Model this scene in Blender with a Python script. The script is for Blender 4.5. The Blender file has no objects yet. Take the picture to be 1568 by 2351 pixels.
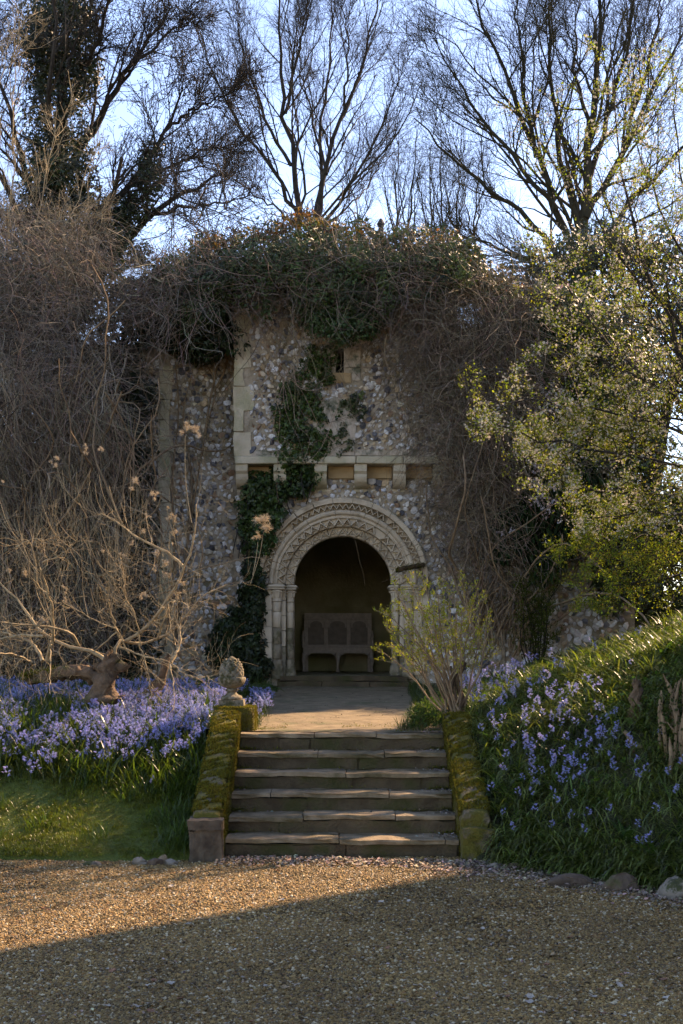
import bpy, math, numpy as np
from mathutils import Matrix, Vector
S = bpy.context.scene
C = S.collection
R_ = math.radians
rng = np.random.default_rng(11)
U = rng.uniform
NRM = rng.normal

# ------------------------------------------------------------------ camera, sky, sun, exposure
cam_d = bpy.data.cameras.new("camera")
cam = bpy.data.objects.new("camera", cam_d); C.objects.link(cam)
cam.location = (0, 0, 1.69); cam.rotation_euler = (R_(90), 0, 0)
cam_d.sensor_fit = 'HORIZONTAL'; cam_d.sensor_width = 24.0; cam_d.lens = 45.9
cam_d.shift_y = 0.207                      # shift lens: verticals stay upright
cam_d.clip_start = 0.1; cam_d.clip_end = 2000
S.camera = cam
SUN_AZ, SUN_EL = 48.0, 36.0                # degrees right of straight ahead, above horizon
world = bpy.data.worlds.new("World"); S.world = world; world.use_nodes = True
wn = world.node_tree.nodes; wl = world.node_tree.links
bg = wn['Background']; sky = wn.new('ShaderNodeTexSky'); sky.sky_type = 'NISHITA'
sky.sun_disc = False; sky.sun_elevation = R_(SUN_EL); sky.sun_rotation = R_(SUN_AZ)
sky.air_density = 1.0; sky.dust_density = 0.2; sky.ozone_density = 4.5; sky.altitude = 50
wl.new(sky.outputs[0], bg.inputs[0]); bg.inputs[1].default_value = 0.15
sun_d = bpy.data.lights.new("sun", 'SUN'); sun_d.energy = 5.0; sun_d.angle = R_(0.6); sun_d.color = (1.0, 0.82, 0.58)
sun = bpy.data.objects.new("sun", sun_d); C.objects.link(sun)
ts = Vector((math.sin(R_(SUN_AZ))*math.cos(R_(SUN_EL)), math.cos(R_(SUN_AZ))*math.cos(R_(SUN_EL)), math.sin(R_(SUN_EL))))
sun.rotation_euler = ts.to_track_quat('Z', 'Y').to_euler(); sun.location = (8, 10, 14)
vs = S.view_settings; vs.view_transform = 'Standard'; vs.look = 'None'; vs.gamma = 1.0; vs.use_curve_mapping = False
vs.exposure = 1.5
vs.use_white_balance = True; vs.white_balance_temperature = 8000; vs.white_balance_tint = 24
S.render.engine = 'CYCLES'
S.cycles.max_bounces = 5; S.cycles.diffuse_bounces = 3; S.cycles.transmission_bounces = 3; S.cycles.adaptive_threshold = .02
S.cycles.use_denoising = True

# ------------------------------------------------------------------ helpers
FOC = 3000.0
def W(px, py, d):                          # survey point of the photograph at a measured distance -> metres
    px = np.asarray(px, float); py = np.asarray(py, float); d = np.asarray(d, float) + 0*px
    return np.stack([(px-784)/FOC*d, d, 1.69-(py-1500)/FOC*d], -1)
def nz(v): return v/np.maximum(np.linalg.norm(v, axis=-1, keepdims=True), 1e-9)

def mat(name, c1, c2, scale=6., rough=.85, bump=.25, bscale=40., transl=0., vcol=False, spec=.3, c3=None, s3=2., t3=(.5, .62), tcol=None):
    m = bpy.data.materials.new(name); m.use_nodes = True
    n = m.node_tree.nodes; l = m.node_tree.links
    bs = n['Principled BSDF']; out = n['Material Output']
    geo = n.new('ShaderNodeNewGeometry')
    no = n.new('ShaderNodeTexNoise'); no.inputs['Scale'].default_value = scale; no.inputs['Detail'].default_value = 6
    l.new(geo.outputs['Position'], no.inputs['Vector'])
    rp = n.new('ShaderNodeValToRGB'); rp.color_ramp.elements[0].position = .32; rp.color_ramp.elements[1].position = .68
    rp.color_ramp.elements[0].color = (*c1, 1); rp.color_ramp.elements[1].color = (*c2, 1)
    l.new(no.outputs[0], rp.inputs[0]); col = rp.outputs[0]
    if c3 is not None:
        n3 = n.new('ShaderNodeTexNoise'); n3.inputs['Scale'].default_value = s3; n3.inputs['Detail'].default_value = 8; n3.inputs['Roughness'].default_value = .65
        l.new(geo.outputs['Position'], n3.inputs['Vector'])
        r3 = n.new('ShaderNodeValToRGB'); r3.color_ramp.elements[0].position = t3[0]; r3.color_ramp.elements[1].position = t3[1]
        l.new(n3.outputs[0], r3.inputs[0])
        mx = n.new('ShaderNodeMix'); mx.data_type = 'RGBA'
        l.new(r3.outputs[0], mx.inputs[0]); l.new(col, mx.inputs[6]); mx.inputs[7].default_value = (*c3, 1); col = mx.outputs[2]
    if vcol:
        at = n.new('ShaderNodeAttribute'); at.attribute_name = 'Col'
        mu = n.new('ShaderNodeMix'); mu.data_type = 'RGBA'; mu.name = 'COLMUL'; mu.blend_type = 'MULTIPLY'; mu.inputs[0].default_value = 1
        l.new(col, mu.inputs[6]); l.new(at.outputs['Color'], mu.inputs[7]); col = mu.outputs[2]
    l.new(col, bs.inputs['Base Color'])
    bs.inputs['Roughness'].default_value = rough; bs.inputs['Specular IOR Level'].default_value = spec
    if bump:
        nb = n.new('ShaderNodeTexNoise'); nb.inputs['Scale'].default_value = bscale; nb.inputs['Detail'].default_value = 5
        l.new(geo.outputs['Position'], nb.inputs['Vector'])
        b = n.new('ShaderNodeBump'); b.inputs['Strength'].default_value = bump; b.inputs['Distance'].default_value = .02
        l.new(nb.outputs[0], b.inputs['Height']); l.new(b.outputs[0], bs.inputs['Normal'])
    if transl:
        tr = n.new('ShaderNodeBsdfTranslucent'); ms = n.new('ShaderNodeMixShader'); ms.inputs[0].default_value = transl
        if tcol:
            tm = n.new('ShaderNodeMix'); tm.data_type = 'RGBA'; tm.blend_type = 'MULTIPLY'; tm.inputs[0].default_value = 1
            l.new(col, tm.inputs[6]); tm.inputs[7].default_value = (*tcol, 1); l.new(tm.outputs[2], tr.inputs[0])
        else: l.new(col, tr.inputs[0])
        l.new(bs.outputs[0], ms.inputs[1]); l.new(tr.outputs[0], ms.inputs[2]); l.new(ms.outputs[0], out.inputs[0])
    return m

def mk(name, V, F, mats, parent=None, col=None, mi=None, smooth=False, loc=None, hide=False):
    """one mesh object from numpy arrays; F = list of (m,k) int arrays; mi = list of material index per array"""
    V = np.asarray(V, np.float32); me = bpy.data.meshes.new(name)
    if not isinstance(F, list): F = [F]
    F = [np.asarray(f, np.int32) for f in F if len(f)]
    tot = np.concatenate([np.full(len(f), f.shape[1], np.int32) for f in F])
    lv = np.concatenate([f.ravel() for f in F])
    me.vertices.add(len(V)); me.vertices.foreach_set('co', V.ravel())
    me.loops.add(len(lv)); me.loops.foreach_set('vertex_index', lv)
    me.polygons.add(len(tot)); st = np.zeros(len(tot), np.int32); st[1:] = np.cumsum(tot)[:-1]
    me.polygons.foreach_set('loop_start', st)
    try: me.polygons.foreach_set('loop_total', tot)
    except Exception: pass
    if not isinstance(mats, (list, tuple)): mats = [mats]
    for m in mats: me.materials.append(m)
    if mi is not None:
        me.polygons.foreach_set('material_index', np.concatenate([np.full(len(f), i, np.int32) for f, i in zip(F, mi)]))
    me.polygons.foreach_set('use_smooth', np.full(len(tot), bool(smooth)))
    if col is not None:
        a = me.color_attributes.new('Col', 'FLOAT_COLOR', 'POINT')
        c4 = np.ones((len(V), 4), np.float32); c4[:, :3] = col; a.data.foreach_set('color', c4.ravel())
    me.update(calc_edges=True); me.validate()
    return link(name, me, parent, loc)
def link(name, me, parent=None, loc=None):
    o = bpy.data.objects.new(name, me); C.objects.link(o)
    if loc is not None: o.location = loc
    if parent is not None:
        o.parent = parent; o.matrix_parent_inverse = wm(parent).inverted()
    return o
def wm(o):
    m = Matrix.LocRotScale(o.location, o.rotation_euler, o.scale)
    return wm(o.parent) @ o.matrix_parent_inverse @ m if o.parent else m
def tag(o, label, cat, group=None):
    o['label'] = label; o['category'] = cat
    if group: o['group'] = group
    return o
def thing(name, label, cat, loc=(0, 0, 0), group=None):
    o = bpy.data.objects.new(name, None); C.objects.link(o); o.location = loc; o.empty_display_size = .2
    return tag(o, label, cat, group)
def stuff(o): o['kind'] = 'stuff'; return o
def struct(o): o['kind'] = 'structure'; return o

def join(parts):
    """parts = [(V, F)] -> V, [F quads/tris]"""
    Vs, Fs, n = [], {}, 0
    for V, F in parts:
        if not isinstance(F, list): F = [F]
        for f in F:
            f = np.asarray(f); Fs.setdefault(f.shape[1], []).append(f+n)
        Vs.append(np.asarray(V, float)); n += len(V)
    return np.concatenate(Vs), [np.concatenate(v) for v in Fs.values()]
BF = np.array([[0, 3, 2, 1], [4, 5, 6, 7], [0, 1, 5, 4], [1, 2, 6, 5], [2, 3, 7, 6], [3, 0, 4, 7]])
def box(x0, x1, y0, y1, z0, z1):
    return np.array([[x0, y0, z0], [x1, y0, z0], [x1, y1, z0], [x0, y1, z0], [x0, y0, z1], [x1, y0, z1], [x1, y1, z1], [x0, y1, z1]], float), BF
def rbox(x0, x1, y0, y1, z0, z1, b=.01, jit=0.):
    """box with chamfered edges: 24 verts"""
    V = []; idx = {}
    for ix, x in enumerate((x0, x1)):
        for iy, y in enumerate((y0, y1)):
            for iz, z in enumerate((z0, z1)):
                sx, sy, sz = (1-2*ix)*b, (1-2*iy)*b, (1-2*iz)*b
                j = NRM(0, jit, 3) if jit else np.zeros(3)
                idx[ix, iy, iz, 0] = len(V); V.append(np.array((x, y+sy, z+sz))+j)
                idx[ix, iy, iz, 1] = len(V); V.append(np.array((x+sx, y, z+sz))+j)
                idx[ix, iy, iz, 2] = len(V); V.append(np.array((x+sx, y+sy, z))+j)
    q, t = [], []
    for i in (0, 1):
        a = [idx[i, 0, 0, 0], idx[i, 1, 0, 0], idx[i, 1, 1, 0], idx[i, 0, 1, 0]]; q.append(a if i else a[::-1])
        a = [idx[0, i, 0, 1], idx[1, i, 0, 1], idx[1, i, 1, 1], idx[0, i, 1, 1]]; q.append(a[::-1] if i else a)
        a = [idx[0, 0, i, 2], idx[1, 0, i, 2], idx[1, 1, i, 2], idx[0, 1, i, 2]]; q.append(a if i else a[::-1])
    for i in (0, 1):
        for j in (0, 1):
            q.append([idx[i, j, 0, 0], idx[i, j, 1, 0], idx[i, j, 1, 1], idx[i, j, 0, 1]])
            q.append([idx[i, 0, j, 0], idx[i, 1, j, 0], idx[i, 1, j, 2], idx[i, 0, j, 2]])
            q.append([idx[0, i, j, 1], idx[1, i, j, 1], idx[1, i, j, 2], idx[0, i, j, 2]])
            for k in (0, 1): t.append([idx[i, j, k, 0], idx[i, j, k, 1], idx[i, j, k, 2]])
    return np.array(V), [np.array(q), np.array(t)]
def lathe(prof, n=20, c=(0, 0, 0), sx=1., sy=1.):
    prof = np.asarray(prof, float); a = np.arange(n)/n*2*math.pi
    V = np.stack([np.outer(prof[:, 0], np.cos(a))*sx+c[0], np.outer(prof[:, 0], np.sin(a))*sy+c[1], np.repeat(prof[:, 1:2], n, 1)+c[2]], -1).reshape(-1, 3)
    i = np.arange(len(prof)-1)[:, None]*n; j = np.arange(n)[None]; k = (j+1) % n
    return V, np.stack([i+j, i+k, i+n+k, i+n+j], -1).reshape(-1, 4)
def sweep(sec_r, sec_y, a0, a1, n, cx, cz, close=True):
    """revolve a closed section (radius, y) about the arch axis from angle a0 to a1 (0 = right springing)"""
    sr = np.asarray(sec_r, float); sy = np.asarray(sec_y, float); a = np.linspace(a0, a1, n); m = len(sr)
    V = np.stack([cx+np.outer(np.cos(a), sr), np.repeat(sy[None], n, 0), cz+np.outer(np.sin(a), sr)], -1).reshape(-1, 3)
    i = np.arange(n-1)[:, None]*m; j = np.arange(m)[None]; k = (j+1) % m
    F = np.stack([i+j, i+k, i+m+k, i+m+j], -1).reshape(-1, 4)
    return V, [F, np.array([list(range(m))[::-1]]), np.array([[(n-1)*m+q for q in range(m)]])]
def tubes(P, Rr, sides=3):
    P = np.asarray(P, float); Rr = np.asarray(Rr, float); M, K, _ = P.shape
    T = nz(np.gradient(P, axis=1)); ref = np.where(np.abs(T[:, :1, 2:3]) > .8, np.array([1., 0, 0]), np.array([0, 0, 1.]))
    ref = np.broadcast_to(ref, T.shape); A = nz(np.cross(T, ref)); B = np.cross(T, A)
    a = np.arange(sides)/sides*2*math.pi
    V = P[:, :, None]+Rr[:, :, None, None]*(np.cos(a)[None, None, :, None]*A[:, :, None]+np.sin(a)[None, None, :, None]*B[:, :, None])
    m = np.arange(M)[:, None, None]*K*sides; k = np.arange(K-1)[None, :, None]*sides; s = np.arange(sides)[None, None]; s2 = (s+1) % sides
    F = np.stack([m+k+s, m+k+s2, m+k+sides+s2, m+k+sides+s], -1).reshape(-1, 4)
    return V.reshape(-1, 3), F
def resamp(pts, K):
    """Catmull-Rom smooth + resample to K points"""
    p = np.asarray(pts, float); q = np.vstack([2*p[0]-p[1], p, 2*p[-1]-p[-2]]); out = []
    for i in range(len(p)-1):
        a, b, c, d = q[i:i+4]
        for t in np.linspace(0, 1, 9)[:-1]:
            out.append(.5*((2*b)+(-a+c)*t+(2*a-5*b+4*c-d)*t*t+(-a+3*b-3*c+d)*t**3))
    out.append(p[-1]); out = np.array(out); s = np.r_[0, np.cumsum(np.linalg.norm(np.diff(out, axis=0), axis=1))]
    t = np.linspace(0, s[-1], K); return np.stack([np.interp(t, s, out[:, k]) for k in range(3)], -1)
def grow(P, Rr, n, t0, t1, ln, ang, up, wig, K=6, rf=.6, rmin=.003, absl=None, taper=.35, flat=None):
    """spawn n children per parent curve, vectorised"""
    M, K0, _ = P.shape; L = np.linalg.norm(np.diff(P, axis=1), axis=2).sum(1)
    t = t0+(t1-t0)*(np.tile(np.arange(n), M)+U(0, 1, M*n))/n; pi = np.repeat(np.arange(M), n)
    f = t*(K0-1); i = np.clip(f.astype(int), 0, K0-2); fr = (f-i)[:, None]
    pos = P[pi, i]*(1-fr)+P[pi, i+1]*fr; tan = nz(P[pi, i+1]-P[pi, i]); r0 = Rr[pi, i]*(1-fr[:, 0])+Rr[pi, i+1]*fr[:, 0]
    rnd = NRM(0, 1, (M*n, 3))
    if flat is not None: rnd = rnd*np.asarray(flat)
    perp = nz(rnd-(rnd*tan).sum(1, keepdims=True)*tan)
    a = np.radians(ang)*U(.65, 1.3, M*n)[:, None]; D = np.cos(a)*tan+np.sin(a)*perp
    LL = (absl*U(.5, 1.3, M*n)) if absl else ln*L[pi]*(1.15-.75*t)*U(.6, 1.25, M*n)
    out = np.zeros((M*n, K, 3)); out[:, 0] = pos
    for k in range(1, K):
        D = nz(D+np.array([0, 0, up])+NRM(0, wig, (M*n, 3))); out[:, k] = out[:, k-1]+D*(LL/(K-1))[:, None]
    rr = np.maximum(r0*rf, rmin)[:, None]*np.linspace(1, taper, K)[None]
    return out, np.maximum(rr, rmin*.6)
def strands(P0, D0, LL, K, grav, wig, decay=1.):
    M = len(P0); out = np.zeros((M, K, 3)); out[:, 0] = P0; D = nz(D0); w = NRM(0, wig, (M, 3))
    for k in range(1, K):
        w = .6*w+NRM(0, wig, (M, 3)); D = nz(D+w+np.array([0, 0, -grav])); out[:, k] = out[:, k-1]+D*(LL/(K-1))[:, None]
    return out
def bake(tV, tF, pos, Rm, sc, col=None):
    tV = np.asarray(tV, float); M, n = len(pos), len(tV)
    if not isinstance(tF, list): tF = [tF]
    sc = np.asarray(sc, float); sc = sc[:, None] if sc.ndim == 1 else sc
    V = np.einsum('mij,mnj->mni', Rm, tV[None]*sc[:, None])+pos[:, None]
    Fs = [(np.arange(M)[:, None, None]*n+np.asarray(f)[None]).reshape(-1, np.asarray(f).shape[1]) for f in tF]
    c = np.repeat(col, n, 0) if col is not None else None
    return V.reshape(-1, 3), Fs, c
def orient(normal, tip):
    Z = nz(normal); Y = nz(tip-(tip*Z).sum(1, keepdims=True)*Z); X = np.cross(Y, Z); return np.stack([X, Y, Z], -1)
def rotz(a):
    c, s = np.cos(a), np.sin(a); o = np.zeros_like(a); return np.stack([np.stack([c, -s, o], -1), np.stack([s, c, o], -1), np.stack([o, o, o+1], -1)], 1)
def rrot(M): return orient(NRM(0, 1, (M, 3)), NRM(0, 1, (M, 3)))
def blades(pos, az, lean, L, w, curl, K=4):
    """ribbon leaves: base pos, azimuth, lean from vertical, length, width, extra bend per step"""
    M = len(pos); th = lean.copy(); P = pos.copy(); Vs = []
    side = np.stack([-np.sin(az), np.cos(az), 0*az], -1); h = np.stack([np.cos(az), np.sin(az), 0*az], -1)
    for k in range(K+1):
        ww = w*(.6+.4*min(1, k/1.5))*(1-(k/K)**3*.9); Vs += [P-side*ww[:, None]*.5, P+side*ww[:, None]*.5]
        d = np.sin(th)[:, None]*h+np.cos(th)[:, None]*np.array([0, 0, 1.]); P = P+d*(L/K)[:, None]; th = th+curl/K
    V = np.stack(Vs, 1).reshape(-1, 3); b = np.arange(M)[:, None]*(2*K+2); k = np.arange(K)[None]*2
    return V, np.stack([b+k, b+k+1, b+k+3, b+k+2], -1).reshape(-1, 4)
def inpoly(x, y, poly):
    poly = np.asarray(poly, float); r = np.zeros(len(x), bool); j = len(poly)-1
    for i in range(len(poly)):
        xi, yi = poly[i]; xj, yj = poly[j]
        r ^= ((yi > y) != (yj > y)) & (x < (xj-xi)*(y-yi)/(yj-yi+1e-12)+xi); j = i
    return r
def sampoly(poly, n):
    p = np.asarray(poly, float); a, b = p.min(0), p.max(0); X = np.zeros((0, 2))
    while len(X) < n:
        q = U(0, 1, (n*2, 2))*(b-a)+a; X = np.vstack([X, q[inpoly(q[:, 0], q[:, 1], p)]])
    return X[:n]
def cvar(n, base, v=.25, h=.08):
    return np.clip(np.asarray(base)[None]*(1+NRM(0, v, (n, 1)))*(1+NRM(0, h, (n, 3))), .004, .95)
def noise2(x, y, s=1., seed=0):
    r = np.random.default_rng(seed); o = 0
    for k in range(5):
        a = r.uniform(0, 6.28); f = s*(1.7**k); o = o+np.sin((x*math.cos(a)+y*math.sin(a))*f+r.uniform(0, 6))*.7**k
    return o/2.2
def lump(V, amp, s, seed=0):
    V = np.array(V, float); r = np.random.default_rng(abs(seed)); o = np.zeros_like(V)
    for k in range(4):
        K = r.normal(0, s*1.8**k, (3, 3)); o += np.sin(V@K+r.uniform(0, 6, 3))*.6**k
    return V+o*amp
def icos(sub=0):
    t = (1+5**.5)/2
    v = [(-1, t, 0), (1, t, 0), (-1, -t, 0), (1, -t, 0), (0, -1, t), (0, 1, t), (0, -1, -t), (0, 1, -t), (t, 0, -1), (t, 0, 1), (-t, 0, -1), (-t, 0, 1)]
    f = [(0, 11, 5), (0, 5, 1), (0, 1, 7), (0, 7, 10), (0, 10, 11), (1, 5, 9), (5, 11, 4), (11, 10, 2), (10, 7, 6), (7, 1, 8), (3, 9, 4), (3, 4, 2), (3, 2, 6), (3, 6, 8), (3, 8, 9), (4, 9, 5), (2, 4, 11), (6, 2, 10), (8, 6, 7), (9, 8, 1)]
    v = [np.array(p)/np.linalg.norm(p) for p in v]
    for _ in range(sub):
        c = {}; nf = []
        def mid(a, b):
            k = (min(a, b), max(a, b))
            if k not in c: p = v[a]+v[b]; c[k] = len(v); v.append(p/np.linalg.norm(p))
            return c[k]
        for a, b, d in f:
            x, y, z = mid(a, b), mid(b, d), mid(d, a); nf += [(a, x, z), (b, y, x), (d, z, y), (x, y, z)]
        f = nf
    return np.array(v), np.array(f)
def grid(xs, ys, zf):
    X, Y = np.meshgrid(xs, ys); Z = zf(X, Y); nx, ny = len(xs), len(ys)
    i = np.arange(ny-1)[:, None]*nx; j = np.arange(nx-1)[None]
    return np.stack([X, Y, Z], -1).reshape(-1, 3), np.stack([i+j, i+j+1, i+nx+j+1, i+nx+j], -1).reshape(-1, 4)
def sub_poly_box(x0, x1, y0, y1, z0, z1, n=(6, 4, 4)):
    """closed box surface subdivided, welded; for lumpy stones"""
    pts = {}; V = []; F = []
    def vid(p):
        k = tuple(np.round(p, 5))
        if k not in pts: pts[k] = len(V); V.append(p)
        return pts[k]
    lo = np.array((x0, y0, z0)); hi = np.array((x1, y1, z1))
    for ax in range(3):
        u, v = (ax+1) % 3, (ax+2) % 3
        for side in (0, 1):
            for i in range(n[u]):
                for j in range(n[v]):
                    q = []
                    for di, dj in ((0, 0), (1, 0), (1, 1), (0, 1)):
                        p = np.zeros(3); p[ax] = (lo, hi)[side][ax]
                        p[u] = lo[u]+(hi[u]-lo[u])*(i+di)/n[u]; p[v] = lo[v]+(hi[v]-lo[v])*(j+dj)/n[v]; q.append(vid(p))
                    F.append(q if side else q[::-1])
    return np.array(V), np.array(F)

# ---- uncountable stuff: geometry-node scatter of small clumps
def inst_of(m, typ='INSTANCER'):
    m2 = m.copy(); n = m2.node_tree.nodes; l = m2.node_tree.links; mu = n['COLMUL']; tg = [k.to_socket for k in mu.outputs[2].links]
    at = n.new('ShaderNodeAttribute'); at.attribute_type = typ; at.attribute_name = 'icol'
    x = n.new('ShaderNodeMix'); x.data_type = 'RGBA'; x.blend_type = 'MULTIPLY'; x.inputs[0].default_value = 1
    l.new(mu.outputs[2], x.inputs[6]); l.new(at.outputs['Color'], x.inputs[7])
    for t in tg: l.new(x.outputs[2], t)
    return m2
def tmpl(V, F, mats, col=None, mi=None, smooth=False):
    o = mk('clump', V, F, mats, None, col=col, mi=mi, smooth=smooth); C.objects.unlink(o); return o
def eul(Rm): return np.stack([np.arctan2(Rm[:, 2, 1], Rm[:, 2, 2]), -np.arcsin(np.clip(Rm[:, 2, 0], -1, 1)), np.arctan2(Rm[:, 1, 0], Rm[:, 0, 0])], -1)
def scatter(name, temps, P, rot, scl, icol, parent=None, realize=False):
    me = bpy.data.meshes.new(name); n = len(P); me.vertices.add(n); me.vertices.foreach_set('co', np.asarray(P, np.float32).ravel())
    for nm, ty, key, d in (('rot', 'FLOAT_VECTOR', 'vector', rot), ('scl', 'FLOAT', 'value', scl), ('icol', 'FLOAT_VECTOR', 'vector', icol), ('pick', 'INT', 'value', rng.integers(0, len(temps), n))):
        a = me.attributes.new(nm, ty, 'POINT'); a.data.foreach_set(key, np.asarray(d, np.int32 if ty == 'INT' else np.float32).ravel())
    o = link(name, me, parent)
    ng = bpy.data.node_groups.new(name, 'GeometryNodeTree'); ng.interface.new_socket('Geometry', in_out='INPUT', socket_type='NodeSocketGeometry'); ng.interface.new_socket('Geometry', in_out='OUTPUT', socket_type='NodeSocketGeometry')
    N_ = ng.nodes; l = ng.links; gi = N_.new('NodeGroupInput'); go = N_.new('NodeGroupOutput'); ip = N_.new('GeometryNodeInstanceOnPoints'); jg = N_.new('GeometryNodeJoinGeometry')
    for t in temps:
        oi = N_.new('GeometryNodeObjectInfo'); oi.inputs['Object'].default_value = t; oi.inputs['As Instance'].default_value = True; l.new(oi.outputs['Geometry'], jg.inputs[0])
    l.new(gi.outputs[0], ip.inputs['Points']); l.new(jg.outputs[0], ip.inputs['Instance']); ip.inputs['Pick Instance'].default_value = True
    for nm, ty, sock in (('rot', 'FLOAT_VECTOR', 'Rotation'), ('scl', 'FLOAT', 'Scale'), ('pick', 'INT', 'Instance Index')):
        na = N_.new('GeometryNodeInputNamedAttribute'); na.data_type = ty; na.inputs['Name'].default_value = nm; l.new(na.outputs[0], ip.inputs[sock])
    if realize:
        ri = N_.new('GeometryNodeRealizeInstances'); l.new(ip.outputs[0], ri.inputs[0]); l.new(ri.outputs[0], go.inputs[0])
    else: l.new(ip.outputs[0], go.inputs[0])
    md = o.modifiers.new('scatter', 'NODES'); md.node_group = ng
    return stuff(o)
# ------------------------------------------------------------------ materials
M_gravel = mat('gravel_bed', (.08, .05, .02), (.15, .096, .04), 60, bump=1., bscale=110, c3=(.16, .12, .065), s3=.9, t3=(.5, .75))
M_pebble = mat('pebble', (.8, .8, .8), (1, 1, 1), 30, .7, .2, 200, vcol=True)
M_path = mat('path_earth', (.135, .103, .058), (.235, .18, .105), 7, bump=.6, bscale=70, c3=(.07, .085, .03), s3=1.6, t3=(.55, .7))
M_soil = mat('bank_soil', (.028, .03, .014), (.05, .055, .02), 4, bump=.8, bscale=30)
M_turf = mat('turf', (.05, .075, .012), (.09, .11, .016), 4, bump=.8, bscale=60)
M_far = mat('far_grass', (.04, .07, .015), (.06, .09, .02), .5, bump=0)
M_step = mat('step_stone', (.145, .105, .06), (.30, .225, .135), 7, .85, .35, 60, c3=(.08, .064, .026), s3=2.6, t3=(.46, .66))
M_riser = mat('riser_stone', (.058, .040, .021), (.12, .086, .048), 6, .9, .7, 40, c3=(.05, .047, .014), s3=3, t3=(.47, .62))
M_parapet = mat('mossy_parapet', (.085, .068, .045), (.17, .138, .092), 26, .92, 1., 60, c3=(.10, .088, .014), s3=7, t3=(.36, .5))
M_moss = mat('moss', (.13, .12, .012), (.22, .19, .02), 14, .95, .5, 160, transl=.25, vcol=True)
M_pier = mat('pier_stone', (.05, .038, .026), (.12, .092, .062), 9, .9, .5, 40, c3=(.24, .21, .15), s3=5, t3=(.6, .68))
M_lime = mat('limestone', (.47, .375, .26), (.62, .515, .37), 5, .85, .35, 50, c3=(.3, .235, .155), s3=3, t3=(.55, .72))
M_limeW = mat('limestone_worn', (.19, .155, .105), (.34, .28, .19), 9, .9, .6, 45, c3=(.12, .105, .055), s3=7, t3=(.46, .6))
M_quoin = mat('quoin_stone', (.47, .39, .27), (.62, .54, .39), 3.5, .9, .45, 40, c3=(.34, .33, .19), s3=1.7, t3=(.47, .66))
M_finial = mat('finial_stone', (.13, .11, .072), (.25, .21, .145), 22, .92, .6, 70, c3=(.055, .052, .018), s3=9, t3=(.5, .62))
M_carve = mat('carved_stone', (.24, .2, .16), (.36, .31, .25), 9, .85, .35, 60, c3=(.12, .12, .07), s3=7, t3=(.5, .65))
M_plaster = mat('niche_plaster', (.36, .29, .22), (.55, .47, .37), 12, .95, .6, 30, c3=(.13, .14, .09), s3=5, t3=(.48, .6))
M_ochre = mat('ochre_plaster', (.36, .24, .12), (.46, .33, .18), 4, .9, .3, 40)
M_mortar = mat('flint_mortar', (.28, .225, .155), (.45, .375, .275), 9, .95, .8, 45, c3=(.2, .165, .10), s3=1.2, t3=(.48, .62))
M_flint = mat('flint', (.7, .7, .7), (1., 1., 1.), 26, .5, .25, 60, vcol=True, spec=.5)
M_inner = mat('porch_plaster', (.34, .28, .16), (.46, .39, .24), 2.5, .95, .3, 20, c3=(.26, .24, .10), s3=1.1, t3=(.45, .65))
M_oak = mat('weathered_oak', (.44, .35, .29), (.58, .47, .39), 14, .75, .3, 80)
M_oakd = mat('weathered_oak_panel', (.24, .19, .155), (.34, .275, .225), 10, .75, .3, 80)
M_bark = mat('bark_dark', (.022, .019, .015), (.05, .042, .033), 6, .95, .6, 30)
M_barkG = mat('bark_green', (.024, .023, .012), (.044, .04, .023), 2, .95, .3, 30)
M_twig = mat('dry_vine', (.75, .75, .75), (1, 1, 1), 3, .8, 0, vcol=True)
M_smoke = mat('smoke_bush_bark', (.2, .145, .075), (.42, .33, .19), 12, .75, .2, 60)
M_gnarl = mat('gnarled_bark', (.07, .045, .025), (.17, .11, .065), 14, .9, 1., 30, c3=(.07, .075, .018), s3=4, t3=(.56, .66))
M_plume = mat('seed_plume', (.55, .46, .32), (.7, .6, .44), 20, .9, 0, transl=.4)
M_leaf = mat('leaf', (.8, .8, .8), (1.1, 1.1, 1.1), 3, .65, 0, transl=.5, vcol=True, spec=.16, tcol=(1.08, 1.18, .5))
M_ivy = mat('ivy_leaf', (.8, .8, .8), (1.1, 1.1, 1.1), 3, .48, 0, transl=.22, vcol=True, spec=.5, tcol=(1.3, 1.2, .5))
M_grass = mat('grass_blade', (.8, .8, .8), (1.1, 1.1, 1.1), 2, .36, 0, transl=.42, vcol=True, spec=.55, tcol=(1.15, 1.15, .55))
M_petal = mat('bluebell_petal', (.85, .85, .85), (1.1, 1.1, 1.1), 3, .6, 0, transl=.35, vcol=True)
M_white = mat('white_petal', (.75, .68, .7), (.85, .8, .8), 9, .7, 0, transl=.3)
M_pink = mat('pink_petal', (.75, .48, .46), (.85, .62, .58), 9, .7, 0, transl=.3)
M_litter = mat('leaf_litter', (.8, .8, .8), (1, 1, 1), 30, .8, .2, 80, vcol=True)
M_stone = mat('edging_stone', (.06, .042, .03), (.12, .085, .058), 8, .85, .4, 30, c3=(.06, .062, .02), s3=4, t3=(.55, .66))
M_stoneP = mat('pale_stone', (.12, .10, .075), (.25, .215, .17), 10, .85, .4, 30, c3=(.05, .055, .02), s3=4, t3=(.55, .6))
M_wood = mat('cut_wood', (.16, .105, .06), (.30, .21, .12), 12, .85, .5, 40)
M_brick = mat('house_brick', (.22, .10, .06), (.32, .16, .10), 9, .9, .4, 30)
M_tile = mat('roof_tile', (.10, .06, .045), (.17, .10, .07), 8, .9, .4, 20)
M_glass = mat('window_glass', (.02, .025, .03), (.03, .035, .04), 2, .1, 0, spec=.6)
M_paint = mat('white_paint', (.6, .6, .57), (.7, .7, .67), 4, .5, .1)
MI = {k: inst_of(m) for k, m in dict(leaf=M_leaf, ivy=M_ivy, grass=M_grass, petal=M_petal, pebble=M_pebble, twig=M_twig).items()}
MI['twig'] = inst_of(M_twig, 'GEOMETRY')
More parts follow.
